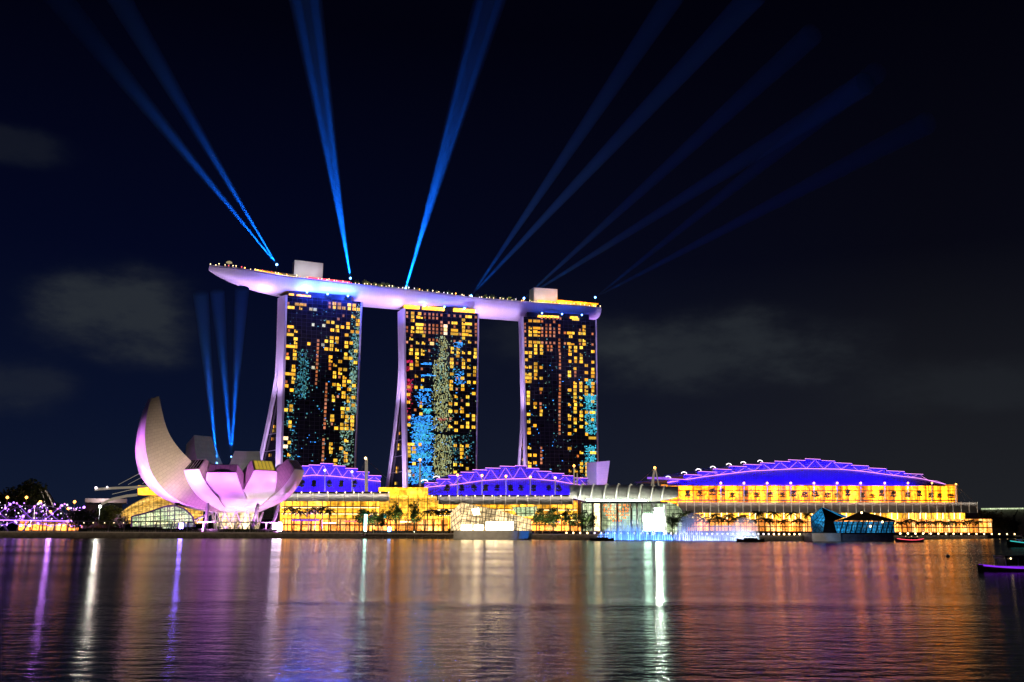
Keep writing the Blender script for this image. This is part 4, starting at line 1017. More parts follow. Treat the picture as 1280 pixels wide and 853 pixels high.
for x in np.linspace(576, 646, 19): b.bar(PL.fwd(-.8).on(x, 663.2), PL.fwd(-.8).on(x, ipl([(576, 628), (622, 637.5), (646, 645)], x)+.2), .22)
for y in (634, 640, 646, 652, 658): b.bar(PL.fwd(-.8).on(max(576, 0), y), PL.fwd(-.8).on(np.interp(y, [628, 637.5, 645], [576, 622, 646]) if y < 645 else 646, y), .18)
b.build('mullions', 'dark_metal', pv)
b = MB(); b.poly(pav_pts(PL.fwd(-.6), [(589, 636.5), (598.5, 635), (600, 643.5), (592, 644.2)])); b.build('bright_pane', 'display', pv)
b = MB(); b.poly(pav_pts(PL.fwd(.2), [(576, 656), (590, 656), (590, 663), (576, 663)])); b.poly(pav_pts(PL.fwd(.2), [(592, 656), (604, 656), (604, 663), (592, 663)])); b.poly(pav_pts(PL.fwd(.2), [(607, 652), (642, 652), (642, 663), (607, 663)])); b.build('display_window', 'display', pv)
b = MB(); e_ = pav_pts(PL.fwd(2), [(648, 673.5), (650, 664), (662, 663.5), (660, 673.5)]); b.poly(e_); b.poly([e_[1], e_[2], e_[2]+Vector((0, 8, 0)), e_[1]+Vector((0, 8, 0))]); b.poly([e_[2], e_[3], e_[3]+Vector((0, 8, 0)), e_[2]+Vector((0, 8, 0))])
b.build('blue_stair_wall', 'stone', pv); spot(PL.fwd(9).on(657, 667), PL.fwd(2).on(656, 668), 1.8e3, (.05, .25, 1), 80, .6, .5)
b = MB(); b.poly(pav_pts(PL.fwd(-10), [(640, 634), (672, 633), (668, 645), (648, 647)])); b.build('canopy_screen', 'greenhouse', pv)

# ------------------------------------------------------------------ dark blue faceted pavilion
P2 = plane_px(1005, 460, 1125, 470)
p2 = empty('crystal_pavilion', P2.z(1065, 0), 'dark faceted pavilion with blue glittering glass on a grey base in the water', 'pavilion', 'glass pavilions on the water')
f = pav_pts(P2, [(1015, 666.5), (1051, 666.5), (1119, 666.5)])
b = MB(); b.prism([f[0], f[1], f[1]+Vector((0, 20, 0)), f[0]+Vector((0, 20, 0))], -1, f[0].z); b.build('base', 'stone', p2)
b = MB(); b.prism([f[1]+Vector((.2, 1.5, 0)), f[2]+Vector((0, 2, 0)), f[2]+Vector((0, 20, 0)), f[1]+Vector((.2, 20, 0))], -1, f[0].z-.4); b.build('rear_base', 'quay', p2)
def fac(pts, mat, name):
    b = MB(); b.poly([P2.fwd(d).on(x, y) for x, y, d in pts]); return b.build(name, mat, p2)
fac([(1013, 646, -4), (1027, 634.2, -6), (1031, 648, 0), (1029, 665.8, 0), (1015, 666, -3)], 'crystal', 'glass_facet')
fac([(1027, 634.2, -6), (1054, 647.5, -8), (1042, 652, -2), (1031, 648, 0)], 'black_glass', 'roof_facet')
fac([(1031, 648, 0), (1042, 652, -2), (1046, 666, -2), (1029, 665.8, 0)], 'black_glass', 'dark_facet')
fac([(1027, 634.2, -6), (1040, 639, -16), (1060, 646, -18), (1054, 647.5, -8)], 'crystal', 'glass_facet')
fac([(1042, 652, -2), (1058, 647, -6), (1077, 639, -12), (1100, 645, -12), (1120, 650.5, -4), (1118, 652, -3), (1060, 651, -2)], 'wood', 'roof_facet')
fac([(1042, 652, -4), (1117, 652, -5), (1119, 666, -4), (1046, 666, -4)], 'crystal', 'glass_wall')
b = MB()
for x in np.linspace(1050, 1114, 11): b.bar(P2.fwd(-1.5).on(x+4, 651.5), P2.fwd(-1.5).on(x, 666), .5)
b.build('slanted_fin', 'dark_metal', p2)
for x, y in ((1077, 641), (1103, 652.6), (1088, 658)): 
    b = MB(); b.ball(P2.fwd(-.5).on(x, y), .5); b.build('lamp', 'warm_bulb', p2)
spot(P2.fwd(10).on(1045, 668), P2.on(1045, 669), 1.3e3, (.15, .45, 1), 70, .7, .5); spot(P2.fwd(12).on(1030, 669), P2.on(1028, 671), 2.2e3, (1, .92, .84), 90, .7, .5)
spot(P2.fwd(14).on(1082, 672), P2.on(1082, 660), 1.2e3, (.06, .25, 1), 110, .7, .5)

# ------------------------------------------------------------------ shells and glasshouse at the near end of the mall
PN = plane_px(105, 520, 260, 545)
ns = empty('glass_shell_hall', PN.z(195, 2.2), 'rounded golden glass shell with winged canopies left of the museum', 'hall')
b = MB(); rows = []
for t in np.linspace(0, 1, 15):
    x = 143+110*t; top_ = 651-(33*math.sin(min(1, t*1.6)*math.pi/2)**.8)
    p0, p1 = PN.fwd(16).on(x, 655), PN.fwd(-12).on(x, max(616, top_-2))
    rows.append([Vector((p0.x+(p1.x-p0.x)*(1-math.cos(a)), p0.y+(p1.y-p0.y)*(1-math.cos(a)), p0.z+(p1.z-p0.z)*math.sin(a))) for a in np.linspace(0, math.pi/2, 9)])
b.grid(rows); b.build('glass_shell', 'shell', ns)
front_sheet(PN.fwd(2), 172, 214, 607, 619, 'clerestory', 'gold', ns)
for pts, w in (([(118.5, 610.5), (140, 609), (165, 608), (190, 606), (216, 604.5)], 1.3), ([(126.5, 629), (140, 622.5), (158, 618.5), (172, 617)], 1.5)):
    b = MB(); rows = [[PN.fwd(d).on(x, y) for d in (12, 4)] for x, y in pts]; b.grid(rows)
    b.grid([[p-Vector((0, 0, w)) for p in r] for r in rows]); b.grid([[r[0], r[0]-Vector((0, 0, w))] for r in rows]); b.build('canopy_wing', 'rib', ns)
b = MB()
for x, y, x1, y1 in ((148, 606, 186, 586), (160, 606, 190, 590), (178, 605, 196, 592), (140, 618, 200, 604)): b.tube([PN.fwd(8).on(x, y), PN.fwd(8).on(x1, y1)], .13, 4, cap=False)
b.build('stay_cable', 'rib', ns)
b = MB(); b.ball(PN.fwd(12.5).on(120, 610), .7); b.build('wing_lamp', 'white_led', ns); b = MB(); b.ball(PN.fwd(12.5).on(134, 609), .5); b.build('wing_lamp', 'white_led', ns)
b = MB(); rows = [[PN.fwd(d).on(x, y) for d in (15, 6)] for x, y in ((190, 626), (205, 618.5), (220, 616), (232, 618))]; b.grid(rows); b.build('canopy_wing', 'awning', ns)
PGH = plane_px(160, 470, 250, 480)
gh = empty('glasshouse', PGH.z(205, 2.2), 'low peaked glasshouse full of lit plants in front of the golden shell', 'glasshouse')
out = [(164.5, 659), (164.5, 646), (186, 640.5), (204, 634), (217, 631.5), (230, 636), (240, 645), (244, 659)]
b = MB(); b.poly([PGH.on(*p) for p in out]); b.build('front_glass', 'greenhouse', gh)
b = MB()
for p, q in zip(out, out[1:]): b.bar(PGH.fwd(.4).on(*p), PGH.fwd(.4).on(*q), .8)
b.build('frame', 'dark_metal', gh)
b = MB(); rows = [[PGH.on(*p), PGH.fwd(-14).on(*p)] for p in out]; b.grid(rows, False); b.build('roof', 'black_glass', gh)
b = MB()
for x in np.arange(170, 243, 6): b.bar(PGH.fwd(.3).on(x, 659), PGH.fwd(.3).on(x, ipl(out[1:-1], x)+.6), .25)
b.build('glazing_bar', 'dark_metal', gh)
# flat roofed block
PB = plane_px(100, 580, 160, 590)
bb = empty('flat_roofed_block', PB.z(130, 2.2), 'low dark block with a white flat roof left of the golden shell', 'building')
b = MB(); f = [PB.z(106, 0), PB.z(152, 0)]; b.prism([f[0], f[1], f[1]-PB.n*25, f[0]-PB.n*25], 2.2, PB.on(130, 629).z); b.build('wall', 'black_glass', bb)
b = MB(); f = [PB.fwd(2).z(105, 0), PB.fwd(2).z(157, 0)]; b.prism([f[0], f[1], f[1]-PB.n*28, f[0]-PB.n*28], PB.on(130, 628.6).z, PB.on(130, 623.5).z); b.build('roof', 'white_paint', bb)
point(PB.fwd(9).on(128, 622), 2.5e3, (1, .7, .7), 1)
# ribbed domes far behind
for (cx, r, top_, who) in ((34, 34, 606, 'ribbed pale dome behind the dark tree at the bridge'), (-14, 24, 613, 'lower ribbed dome cut by the left edge, behind the bridge')):
    Y = 900; c_ = at(cx, 655, Y); c_.z = 2.2; R_ = r*Y/F_PX; H_ = at(cx, top_, Y).z-2.2
    dm = empty('ribbed_dome', c_, who, 'dome')
    b = MB(); b.lathe(c_, [(R_*math.cos(t), H_*math.sin(t)) for t in np.linspace(0, math.pi/2, 9)], 28); b.build('glass_skin', 'black_glass', dm)
    b = MB()
    for k in range(14):
        a = 2*math.pi*k/14
        b.tube([c_+Vector((R_*1.01*math.cos(t)*math.cos(a), R_*1.01*math.cos(t)*math.sin(a), H_*1.01*math.sin(t))) for t in np.linspace(0, math.pi/2*.97, 9)], .7, 4)
    b.build('rib', 'white_paint', dm)
    spot(c_+Vector((R_*1.4, -R_*1.5, 2)), c_+Vector((0, 0, H_*.7)), 1.0e5, (1, .82, .6), 70, .7, 1)

# ------------------------------------------------------------------ double helix footbridge
B0, B1 = at(-120, 645, 388), at(101, 645, 452); B0.z = B1.z = 0
bd = (B1-B0).normalized(); bn = Vector((bd.y, -bd.x, 0)); BL = (B1-B0).length
br = empty('helix_bridge', (B1.x, B1.y, 2.2), 'footbridge of twisted steel tubes with violet lights at the left edge', 'footbridge')
zd = 7.2
def bp_(s, a, r): return B0+bd*s+bn*math.cos(a)*r+Vector((0, 0, zd+3.0+math.sin(a)*r - .0))
b = MB(); b.obox(B0+bd*BL/2+Vector((0, 0, zd)), bd*BL/2, bn*3.2, (0, 0, .35)); b.build('deck', 'dark_metal', br)
for r, pitch, ph, dirn in ((5.0, 36, 0, 1), (5.0, 36, math.pi*2/3, 1), (5.0, 36, math.pi*4/3, 1), (4.0, 29, 0, -1), (4.0, 29, math.pi*2/3, -1), (4.0, 29, math.pi*4/3, -1)):
    b = MB(); b.tube([bp_(s, dirn*2*math.pi*s/pitch+ph, r) for s in np.arange(0, BL, 1.6)], .15, 5); b.build('helix_tube', 'violet_dim' if r > 4.5 else 'grey_metal', br)
rb = random.Random(9); k = 0
b2 = MB()
for s in np.arange(1, BL, 2.7):
    for j in range(3):
        a = 2*math.pi*s/36+j*2*math.pi/3; a2 = -2*math.pi*s/29+j*2*math.pi/3
        b2.tube([bp_(s, a, 5.0), bp_(s, a2, 4.0)], .07, 4, cap=False)
        if math.cos(a) > -.3 or math.sin(a) > .5:
            k += 1
            if k > 96: continue
            b = MB(); b.ball(bp_(s, a, 5.15), rb.uniform(.4, .7), nu=6, nv=4); b.build('led_light', rb.choice(('violet_led', 'violet_led', 'white_led', 'pink_led')), br)
b2.build('strut', 'grey_metal', br)
for mk in ('violet_led', 'white_led', 'violet_led'):
    b = MB()
    for _ in range(70): s_ = rb.uniform(0, BL); b.ball(bp_(s_, rb.uniform(0, 6.28), rb.choice((4., 5.))), rb.uniform(.16, .3), nu=5, nv=4)
    tag(b.build('small_led_light', mk, br), kind='stuff')
b = MB(); b.tube([B0+bn*3.25+Vector((0, 0, zd+.2)), B1+bn*3.25+Vector((0, 0, zd+.2))], .14, 5); b.build('deck_edge_light', 'violet_led', br)
b = MB()
for s in np.arange(0, BL, 3): b.tube([B0+bd*s+bn*3+Vector((0, 0, zd+.3)), B0+bd*s+bn*3+Vector((0, 0, zd+1.5))], .06, 4)
for z in (.7, 1.1, 1.5): b.tube([B0+bn*3+Vector((0, 0, zd+z)), B1+bn*3+Vector((0, 0, zd+z))], .05, 4)
b.build('railing', 'grey_metal', br)
for px in (13, -70):
    s = max(0, min(BL, (px+120)/221*BL)); c_ = B0+bd*s
    for sg in (-1, 1):
        b = MB(); b.tube([c_+bd*sg*1.0+Vector((0, 0, -1)), c_+bd*sg*6.5+Vector((0, 0, zd-.3))], [.5, .35], 6); b.build('pier_leg', 'grey_metal', br)
    b = MB(); b.tube([c_+Vector((0, 0, -1)), c_+Vector((0, 0, .8))], 2.6, 12); b.build('pier_foot', 'stone', br)
point(B0+bd*BL*.75+bn*8+Vector((0, 0, 9)), 3e3, (.5, .2, 1), 1)
# lit arcade under the bridge end
PQ = plane_px(15, 446, 105, 452)
ar = empty('waterside_arcade', PQ.z(60, 2.2), 'small amber lit arcade on the quay under the footbridge', 'arcade')
front_sheet(PQ, 22, 104, 651.5, 664, 'shop_front', 'shop', ar)
b = MB(); b.grid([[PQ.fwd(3).on(x, 651) for x in (20, 106)], [PQ.fwd(-8).on(x, 651) for x in (20, 106)]], False); b.build('roof', 'awning', ar)
b = MB()
for x in np.arange(24, 106, 9): b.bar(PQ.fwd(2.5).z(x, 2.2), PQ.fwd(2.5).on(x, 651.2), .45)
b.build('post', 'stone', ar)
# pergola along the museum promenade
PP = plane_px(92, 428, 352, 462)
pg = empty('promenade_pergola', PP.z(220, 2.2), 'long flat pergola on pale posts along the promenade under the museum', 'pergola')
b = MB(); b.obox((PP.on(93, 651.6)+PP.on(352, 653.4))/2, (PP.on(352, 653.4)-PP.on(93, 651.6))/2, PP.n*1.8, (0, 0, .22)); b.build('roof', 'stone', pg)
for x in list(np.arange(98, 352, 19.6)): 
    b = MB(); b.bar(PP.fwd(1).z(x, 2.2), PP.fwd(1).on(x, 652.4), .55); b.build('post', 'stone', pg)
for x in np.arange(104, 350, 13): b = MB(); b.ball(PP.fwd(1.5).on(x+rb.uniform(-2, 2), 653.8), .22, nu=6, nv=4); b.build('downlight', 'warm_bulb_s', pg)
# hedges, railings
def run(P, x0, x1, z0, z1, depth, name, mat, label, cat, grp=None, leafy=0):
    b = MB(); p, q = P.z(x0, 0), P.z(x1, 0); b.prism([p, q, q-P.n*depth, p-P.n*depth], z0, z1)
    if leafy:
        for _ in range(int(leafy)):
            t = random.random(); c_ = p.lerp(q, t)-P.n*random.uniform(-.3, depth); c_.z = random.uniform(z0+.3, z1+.5); leafclump(b, c_, .5, .5, .4, 4, .45, random)
    o = b.at_base(name, mat); tag(o, label, cat, grp); return o
run(PP.fwd(-6), 100, 350, 2.2, 4.2, 2.5, 'clipped_hedge', 'hedge', 'long dark clipped hedge behind the pergola under the museum', 'hedge', None, 160)
PQ2 = plane_px(505, 500, 562, 508)
run(PQ2, 468, 562, 2.2, 3.9, 2, 'clipped_hedge', 'hedge', 'short dark clipped hedge beside the white glass pavilion', 'hedge', None, 60)
def railing(P, x0, x1, z0, n, label):
    r = empty('promenade_railing', P.z((x0+x1)/2, z0), label, 'railing')
    b = MB()
    for x in np.linspace(x0, x1, n): b.bar(P.z(x, z0), P.z(x, z0+1.15), .09)
    b.build('post', 'grey_metal', r)
    b = MB()
    for dz in (.45, .8, 1.15): b.bar(P.z(x0, z0+dz), P.z(x1, z0+dz), .06)
    b.build('rail', 'grey_metal', r)
railing(plane_px(110, 413, 330, 451), 112, 330, 2.2, 70, 'long thin metal railing on the quay in front of the museum')
railing(plane_px(332, 452, 560, 489), 334, 560, 2.2, 70, 'long thin metal railing on the quay in front of the theatre')
# boardwalk on piles
bw = empty('boardwalk', G(540, 478, 0), 'low timber boardwalk on piles beside the white glass pavilion', 'boardwalk')
b = MB(); p, q = G(455, 461, 1.5), G(566, 482, 1.5); d_ = (q-p).normalized(); nn = Vector((d_.y, -d_.x, 0)); b.obox((p+q)/2, (q-p)/2, nn*3, (0, 0, .2)); b.build('deck', 'wood', bw)
for t in np.linspace(.02, .98, 12): b = MB(); c_ = p.lerp(q, t)+nn*2.2; b.tube([c_+Vector((0, 0, -2.2)), c_], .35, 6); b.build('pile', 'stone', bw)

# ------------------------------------------------------------------ trees and palms
def palm_proto(h, loc, label, group, seed, nf=15, fl=4.5):
    rnd = random.Random(seed); t = empty('palm_tree', loc, label, 'palm', group); loc = Vector(loc)
    b = MB(); lean = rnd.uniform(-.5, .5)
    b.tube([loc, loc+Vector((lean*.3, 0, h*.5)), loc+Vector((lean, 0, h))], [.28, .2, .16], 6); b.build('trunk', 'bark', t)
    b = MB(); top_ = loc+Vector((lean, 0, h))
    for k in range(nf):
        a = 2*math.pi*k/nf+rnd.uniform(-.2, .2); el = rnd.uniform(.05, 1.1); e = Vector((math.cos(a), math.sin(a), 0)); L_ = fl*rnd.uniform(.8, 1.15)
        sp_ = [top_+e*L_*s*math.cos(el*(1-s*.5))+Vector((0, 0, L_*(math.sin(el)*s-.75*s*s))) for s in np.linspace(0, 1, 7)]
        sd = Vector((-e.y, e.x, 0))
        for s0, s1, w in zip(sp_, sp_[1:], (.2, .5, .62, .6, .5, .3)):
            for sg in (-1, 1): b.poly([s0, s1, s1.lerp(s0, .35)+sd*sg*w*1.3-Vector((0, 0, w*.75)), s0.lerp(s1, .1)+sd*sg*w*1.1-Vector((0, 0, w*.6))])
    b.build('fronds', 'leaf2', t); return t
def tree_proto(h, r, loc, label, group, seed, mat='leaf', clumps=26, trunk=.4):
    rnd = random.Random(seed); t = empty('broadleaf_tree', loc, label, 'tree', group); loc = Vector(loc); th_ = h*trunk
    b = MB(); b.tube([loc, loc+Vector((0, 0, th_)), loc+Vector((.1, 0, h*.75))], [.34, .25, .08], 6)
    for k in range(7):
        a = rnd.uniform(0, 6.28); z = rnd.uniform(th_*.8, h*.65); b.tube([loc+Vector((0, 0, z)), loc+Vector((math.cos(a)*r*.7, math.sin(a)*r*.7, min(h*.92, z+r*.7)))], [.14, .04], 4)
    b.build('trunk', 'bark', t)
    b = MB()
    for _ in range(clumps):
        while True:
            q = Vector((rnd.uniform(-1, 1), rnd.uniform(-1, 1), rnd.uniform(-1, 1)))
            if q.length < 1: break
        q = q*(.55+.45*q.length)
        hc = (h-th_*.75)/2; leafclump(b, loc+Vector((q.x*r, q.y*r, th_*.75+hc+q.z*hc*.9)), r*.32, r*.32, r*.28, 44, r*.075+.1, rnd)
    b.build('crown', mat, t); return t
hide = []
def base_at(px, Y): return G(px, Y)
def hgt(px, py, Y): return at(px, py, Y).z-2.2
# palms before the theatre (two clumps), then the rows on the event promenade
spots = [(360, 478, 636), (368, 480, 637), (376, 482, 636.5), (386, 484, 639), (394, 484, 636), (403, 485, 637), (411, 486, 639)]
protos = []
for k, (px, Y, py) in enumerate(spots):
    g = 'palms before the theatre front'
    lab = 'dark palm before the yellow mall front, in the cluster next to the museum'
    if k == 0: pr = palm_proto(hgt(px, py, Y), base_at(px, Y), lab, g, 1); pr2 = None
    elif k == 1: pr2 = palm_proto(hgt(px, py, Y), base_at(px, Y), lab, g, 2)
    else: copy_tree(pr if k % 2 else pr2, base_at(px, Y), lab, k*1.3, random.uniform(.88, 1.05))
lab = 'dark palm in the short row left of the white glass pavilion'; g = 'palms left of the white glass pavilion'
for k, px in enumerate((534, 541, 548, 555, 562)): copy_tree(pr if k % 2 else pr2, base_at(px, 500), lab, k*2.1, .98, g)
lab = 'dark palm in the row between the fountain and the convention hall'; g = 'palms in the row behind the fountain'
q1 = palm_proto(9.2, base_at(847, 520), lab, g, 5, 13, 4.0)
rp = random.Random(21)
for k, px in enumerate(np.arange(854, 1012, 6.4)):
    Y = 520+ (px-850)*.12; copy_tree(q1 if k % 3 else pr2, base_at(px+rp.uniform(-1.5, 1.5), Y+rp.uniform(-5, 5)), lab, rp.uniform(0, 6), rp.uniform(.86, 1.06), g)
lab = 'dark palm in the row beyond the dark faceted pavilion'; g = 'palms beyond the dark faceted pavilion'
for k, px in enumerate(np.arange(1122, 1226, 6.2)):
    Y = 640+(px-1120)*1.2; copy_tree(q1, base_at(px+rp.uniform(-1.5, 1.5), Y+rp.uniform(-5, 5)), lab, rp.uniform(0, 6), (Y/520*.84)*rp.uniform(.9, 1.1), g)
for px, Y, py, r, lab in ((494, 500, 627, 4.0, 'round dark tree with a red lit edge beside the glass vault'), (517.5, 500, 626, 4.2, 'round dark tree nearest the glass vault, full egg shaped crown'),
    (453, 505, 634, 3.6, 'loose dark tree before the shops, nearest the palms'), (466, 500, 637, 3.3, 'loose dark tree between two others before the blue lit shop'), (479, 505, 636, 3.4, 'loose dark tree next to the red edged round tree'),
    (674, 500, 634, 4.0, 'loose green tree right behind the blue stair of the pavilion'), (691.5, 495, 632, 4.4, 'tallest of the green trees between pavilion and plaza hall'), (713, 505, 634, 4.4, 'green tree left of the plaza hall columns'), (732, 500, 638, 4.6, 'wide green tree in front of the plaza hall corner'),
    (857, 505, 637, 4.4, 'green tree in the fountain spray beside the quarter vault'), (840, 500, 641, 2.8, 'small green tree right beside the bright entrance'),
    (100, 440, 636, 6.0, 'dark tree beside the end of the footbridge'), (134, 520, 629, 6.4, 'dark tree behind the white lamp post'), (151, 470, 643, 3.4, 'small dark tree before the golden shell'),
    (32, 520, 599.5, 9.5, 'big round dark tree in front of the ribbed dome'), (-4, 540, 612, 8, 'dark tree at the far left edge behind the bridge'), (66, 520, 628, 5, 'low dark tree behind the right part of the bridge'),
    (1239, 850, 637, 10.5, 'big round dark tree at the right end of the promenade'), (1262, 900, 647, 8.5, 'lower dark tree at the right edge beside the big round one')):
    h = hgt(px, py, Y); tree_proto(h, r*1.15, base_at(px, Y), lab, 'broadleaf trees along the shore', int(px*7+Y), 'leaf', 44 if r > 5 else 34, .3 if r > 4 else .34)
for px, Y in ((672, 496), (692, 491), (712, 500), (733, 495), (855, 500), (518, 496), (494, 496), (466, 496)):
    p = base_at(px, Y); spot(p+Vector((0, -2.5, .4)), p+Vector((0, 1, 9)), 2e4, (.9, 1, .45), 75, .8, .3)
# terrace shrubs and small palms on the halls
PTer = PE.fwd(6.6); g = 'potted trees on the amber terrace'; lab = 'small dark tree on the amber terrace of the convention hall'
zt = PE.fwd(10).on(1000, 627.2).z
tp = None
for k, px in enumerate(np.arange(846, 1198, 14.4)):
    p = PTer.on(px+rp.uniform(-2.5, 2.5), 627.3)
    if tp is None:
        t = empty('terrace_tree', p, lab, 'tree', g); b = MB(); b.tube([p, p+Vector((0, 0, 3.6))], .18, 5); b.build('trunk', 'bark', t)
        b = MB()
        for z in (3.4, 4.6, 5.6):
            leafclump(b, p+Vector((.2*z-1, 0, z)), 2.8-(z-3.4)*.5, 2., .5, 44, .65, rp)
        b.build('crown', 'leaf', t); tp = t
    else: copy_tree(tp, p, lab, rp.uniform(0, 6), (rp.uniform(.8, 1.4), 1.1, rp.uniform(1.0, 1.6)))
g = 'lamp lit trees on the theatre and casino terraces'
for lab, Pl, pxs, y in (('small lamp lit tree against the blue theatre roof', PMf.fwd(-3), (377, 392, 411, 426, 443), 615.4), ('small lamp lit tree against the blue casino roof', PMf.fwd(-3), (559, 577, 592, 607, 621.5, 638, 651, 667, 686, 698), 620.3)):
    for k, px in enumerate(pxs):
        p = Pl.on(px, y); copy_tree(tp, p, lab, k*1.7, (.8, .8, 1.15), g)
        if k % 2 == 0: point(p+Pl.n*1.5+Vector((0, 0, 1.2)), 260, (1, .8, .2), .3)

# ------------------------------------------------------------------ street lamps
def lamp_post(px, Y, py, bulb, r, label, group=None, light=None):
    p = base_at(px, Y); t = at(px, py, Y); l = empty('street_lamp', p, label, 'street lamp', group)
    b = MB(); b.tube([p, Vector((p.x, p.y, t.z-.2))], [.16, .1], 6); b.build('pole', 'grey_metal', l)
    b = MB(); b.ball(Vector((p.x, p.y, t.z)), r, nu=8, nv=5); b.build('globe', bulb, l)
    if light: point(Vector((p.x, p.y-1.5, t.z-.3)), *light)
lamp_post(123.5, 470, 633.5, 'white_bulb', .8, 'tall post with a glaring white lamp left of the golden shell', None, (4e3, (.9, 1, .9), .5))
for px, py, lab in ((6, 622, 'orange street lamp at the far left edge above the bridge'), (30, 622, 'orange street lamp beside the big round tree'), (48, 627.5, 'orange street lamp right of the big round tree'), (91, 627.5, 'orange street lamp over the bridge end'), (62, 640, 'low orange lamp behind the bridge tubes'), (84, 636, 'low orange lamp nearest the bridge end')):
    lamp_post(px, 500, py, 'orange_bulb', .75, lab, 'orange street lamps by the bridge')
lab = 'small round lamp in the row along the event promenade'; g = 'lamps along the event promenade'
for px in [708, 716.5, 725, 734, *np.arange(743, 826, 8.3), *np.arange(832, 1006, 6.4)]:
    Y = float(np.interp(px, [700, 745, 820, 900, 980, 1012], [471, 453.5, 447.5, 449.5, 461.5, 481])); p = base_at(px, Y+1.5); t = at(px, 668.6, Y+1.5)
    l = empty('quay_lamp', Vector((p.x, p.y, 2.2)), lab, 'lamp', g)
    b = MB(); b.tube([p, Vector((p.x, p.y, 3.2))], .12, 5); b.build('post', 'grey_metal', l); b = MB(); b.ball((p.x, p.y, 3.3), .42, nu=7, nv=5); b.build('globe', 'warm_bulb' if px < 740 or px > 960 else 'white_led', l)
lab = 'small warm lamp in the row past the dark faceted pavilion'; g = 'lamps past the dark faceted pavilion'
for px in np.arange(1124, 1270, 9.5):
    Y = float(np.interp(px, [1120, 1180, 1232, 1300], [576, 702, 832, 982])); p = base_at(px, Y+2)
    l = empty('quay_lamp', p, lab, 'lamp', g); b = MB(); b.tube([p, p+Vector((0, 0, 1.6))], .15, 5); b.build('post', 'grey_metal', l); b = MB(); b.ball(p+Vector((0, 0, 1.8)), .6, nu=7, nv=5); b.build('globe', 'warm_bulb', l)
# blue and teal shop lights that colour the water
for px, py, Y, mt_, lab in ((347, 655, 470, 'white_flood', 'glaring white floodlight on the ground under the right petals of the museum'), (457, 644, 498, 'teal_flood', 'tall teal light panel beside the trees before the shops'), (227, 655, 452, 'violet_flood', 'small violet floodlight under the tall petal of the museum'), (487, 660, 488, 'blue_bulb', 'small blue lamp on the promenade before the arcade')):
    p = base_at(px, Y); t = at(px, py, Y); o = empty('light_column', p, lab, 'light')
    b = MB(); w = 1.3 if 'panel' in lab else (4.6 if 'glaring' in lab else 1.6); b.box((p.x, p.y, (t.z+3)/2+.3), w, .5, max(.9, t.z-3)); b.build('glowing_panel', mt_, o); b = MB(); b.box((p.x, p.y+.4, 2.75), w*1.3, .8, 1.1); b.build('base', 'dark_metal', o)

# ------------------------------------------------------------------ far right shore
P_ = plane_px(1222, 1300, 1300, 1320)
fb = empty('distant_terminal', P_.z(1260, 2.2), 'distant low building with a pale green lit roof edge at the right', 'building')
b = MB(); f = [P_.z(1226, 0), P_.z(1330, 0)]; b.prism([f[0], f[1], f[1]-P_.n*40, f[0]-P_.n*40], 2.2, P_.on(1260, 637.5).z); b.build('wall', 'concrete', fb)
b = MB(); b.bar(P_.fwd(2).on(1227, 636.5), P_.fwd(2).on(1330, 635.5), 2.2); b.build('roof_edge', 'mint', fb)
cr = empty('dockside_crane', G(1268, 1000), 'small dark crane with raised jib near the right edge', 'crane')
b = MB(); p = G(1268, 1000); b.bar(p, p+Vector((0, 0, 22)), 1.4); b.build('tower', 'dark_metal', cr); b = MB(); b.bar(p+Vector((-1, 0, 18)), at(1272, 638, 1000), .9); b.build('jib', 'dark_metal', cr)
hl = MB(); rnd = random.Random(2)
pts = [Vector((x, 4200+rnd.uniform(-80, 80), 2)) for x in np.linspace(-4200, 4200, 60)]
rows = [[p, p+Vector((0, 60, 18+22*abs(math.sin(p.x*.0013+1))+rnd.uniform(0, 8))), p+Vector((0, 400, 10))] for p in pts]
hl.grid(rows); structure(hl, 'hills', 'hedge')

# ------------------------------------------------------------------ fountain
ft = empty('fountain', G(850, 436, 0), 'row of blue lit water jets along the event plaza edge', 'fountain')
rf = random.Random(4)
jetm = principled('water_jet', (.85, .9, .95), .3, spec=.6); M['jet'] = jetm
for k, px in enumerate(np.concatenate([np.linspace(748, 842, 34), np.linspace(846, 945, 40)])):
    p = G(px, 437+rf.uniform(-3, 3), 0); 
    hh = 7.5*math.exp(-((px-785)/34)**2)*(.7+.5*rf.random())+6.5*math.exp(-((px-862)/16)**2)*(.8+.4*rf.random())+2.2
    b = MB(); b.tube([p, p+Vector((rf.uniform(-.2, .2), 0, hh*.6)), p+Vector((rf.uniform(-.6, .6), rf.uniform(-.3, .3), hh))], [.10, .14, .03], 5); b.build('water_jet', 'jet', ft)
b = MB()
for px0, px1, h, dep in ((744, 842, 7.5, 6), (752, 815, 10, 4.5), (842, 892, 13, 6), (860, 950, 7.5, 6)):
    p, q = G(px0, 437, 0), G(px1, 437, 0); c_ = (p+q)/2; b.ball(c_+Vector((0, 0, .2)), (q-p).length/2, dep, h, 24, 10)
o = b.at_base('spray_mist', 'mist'); tag(o, 'pale blue mist of spray over the fountain jets', 'mist', None, 'stuff')
b = MB(); b.ball(at(931.5, 663, 430), 6.4, 6.4, 6.0, 28, 14); b2 = b.at_base('water_dome', volume_mat('dome_mist', (.97, .98, 1.), .075)); tag(b2, 'round ball of white spray beside the dark boat', 'water dome')
for px0, px1, colr, pw in ((746, 842, (.10, .30, 1.0), 1.3e4), (844, 918, (.30, .38, 1.0), 8e3), (920, 946, (.62, .76, 1.0), 9e3)):     # underwater lights shining up through the jets
    p, q = G(px0, 437, .25), G(px1, 437, .25); strip(p, q, (p+q)/2+Vector((0, .01, 10)), pw, colr, 3.0)

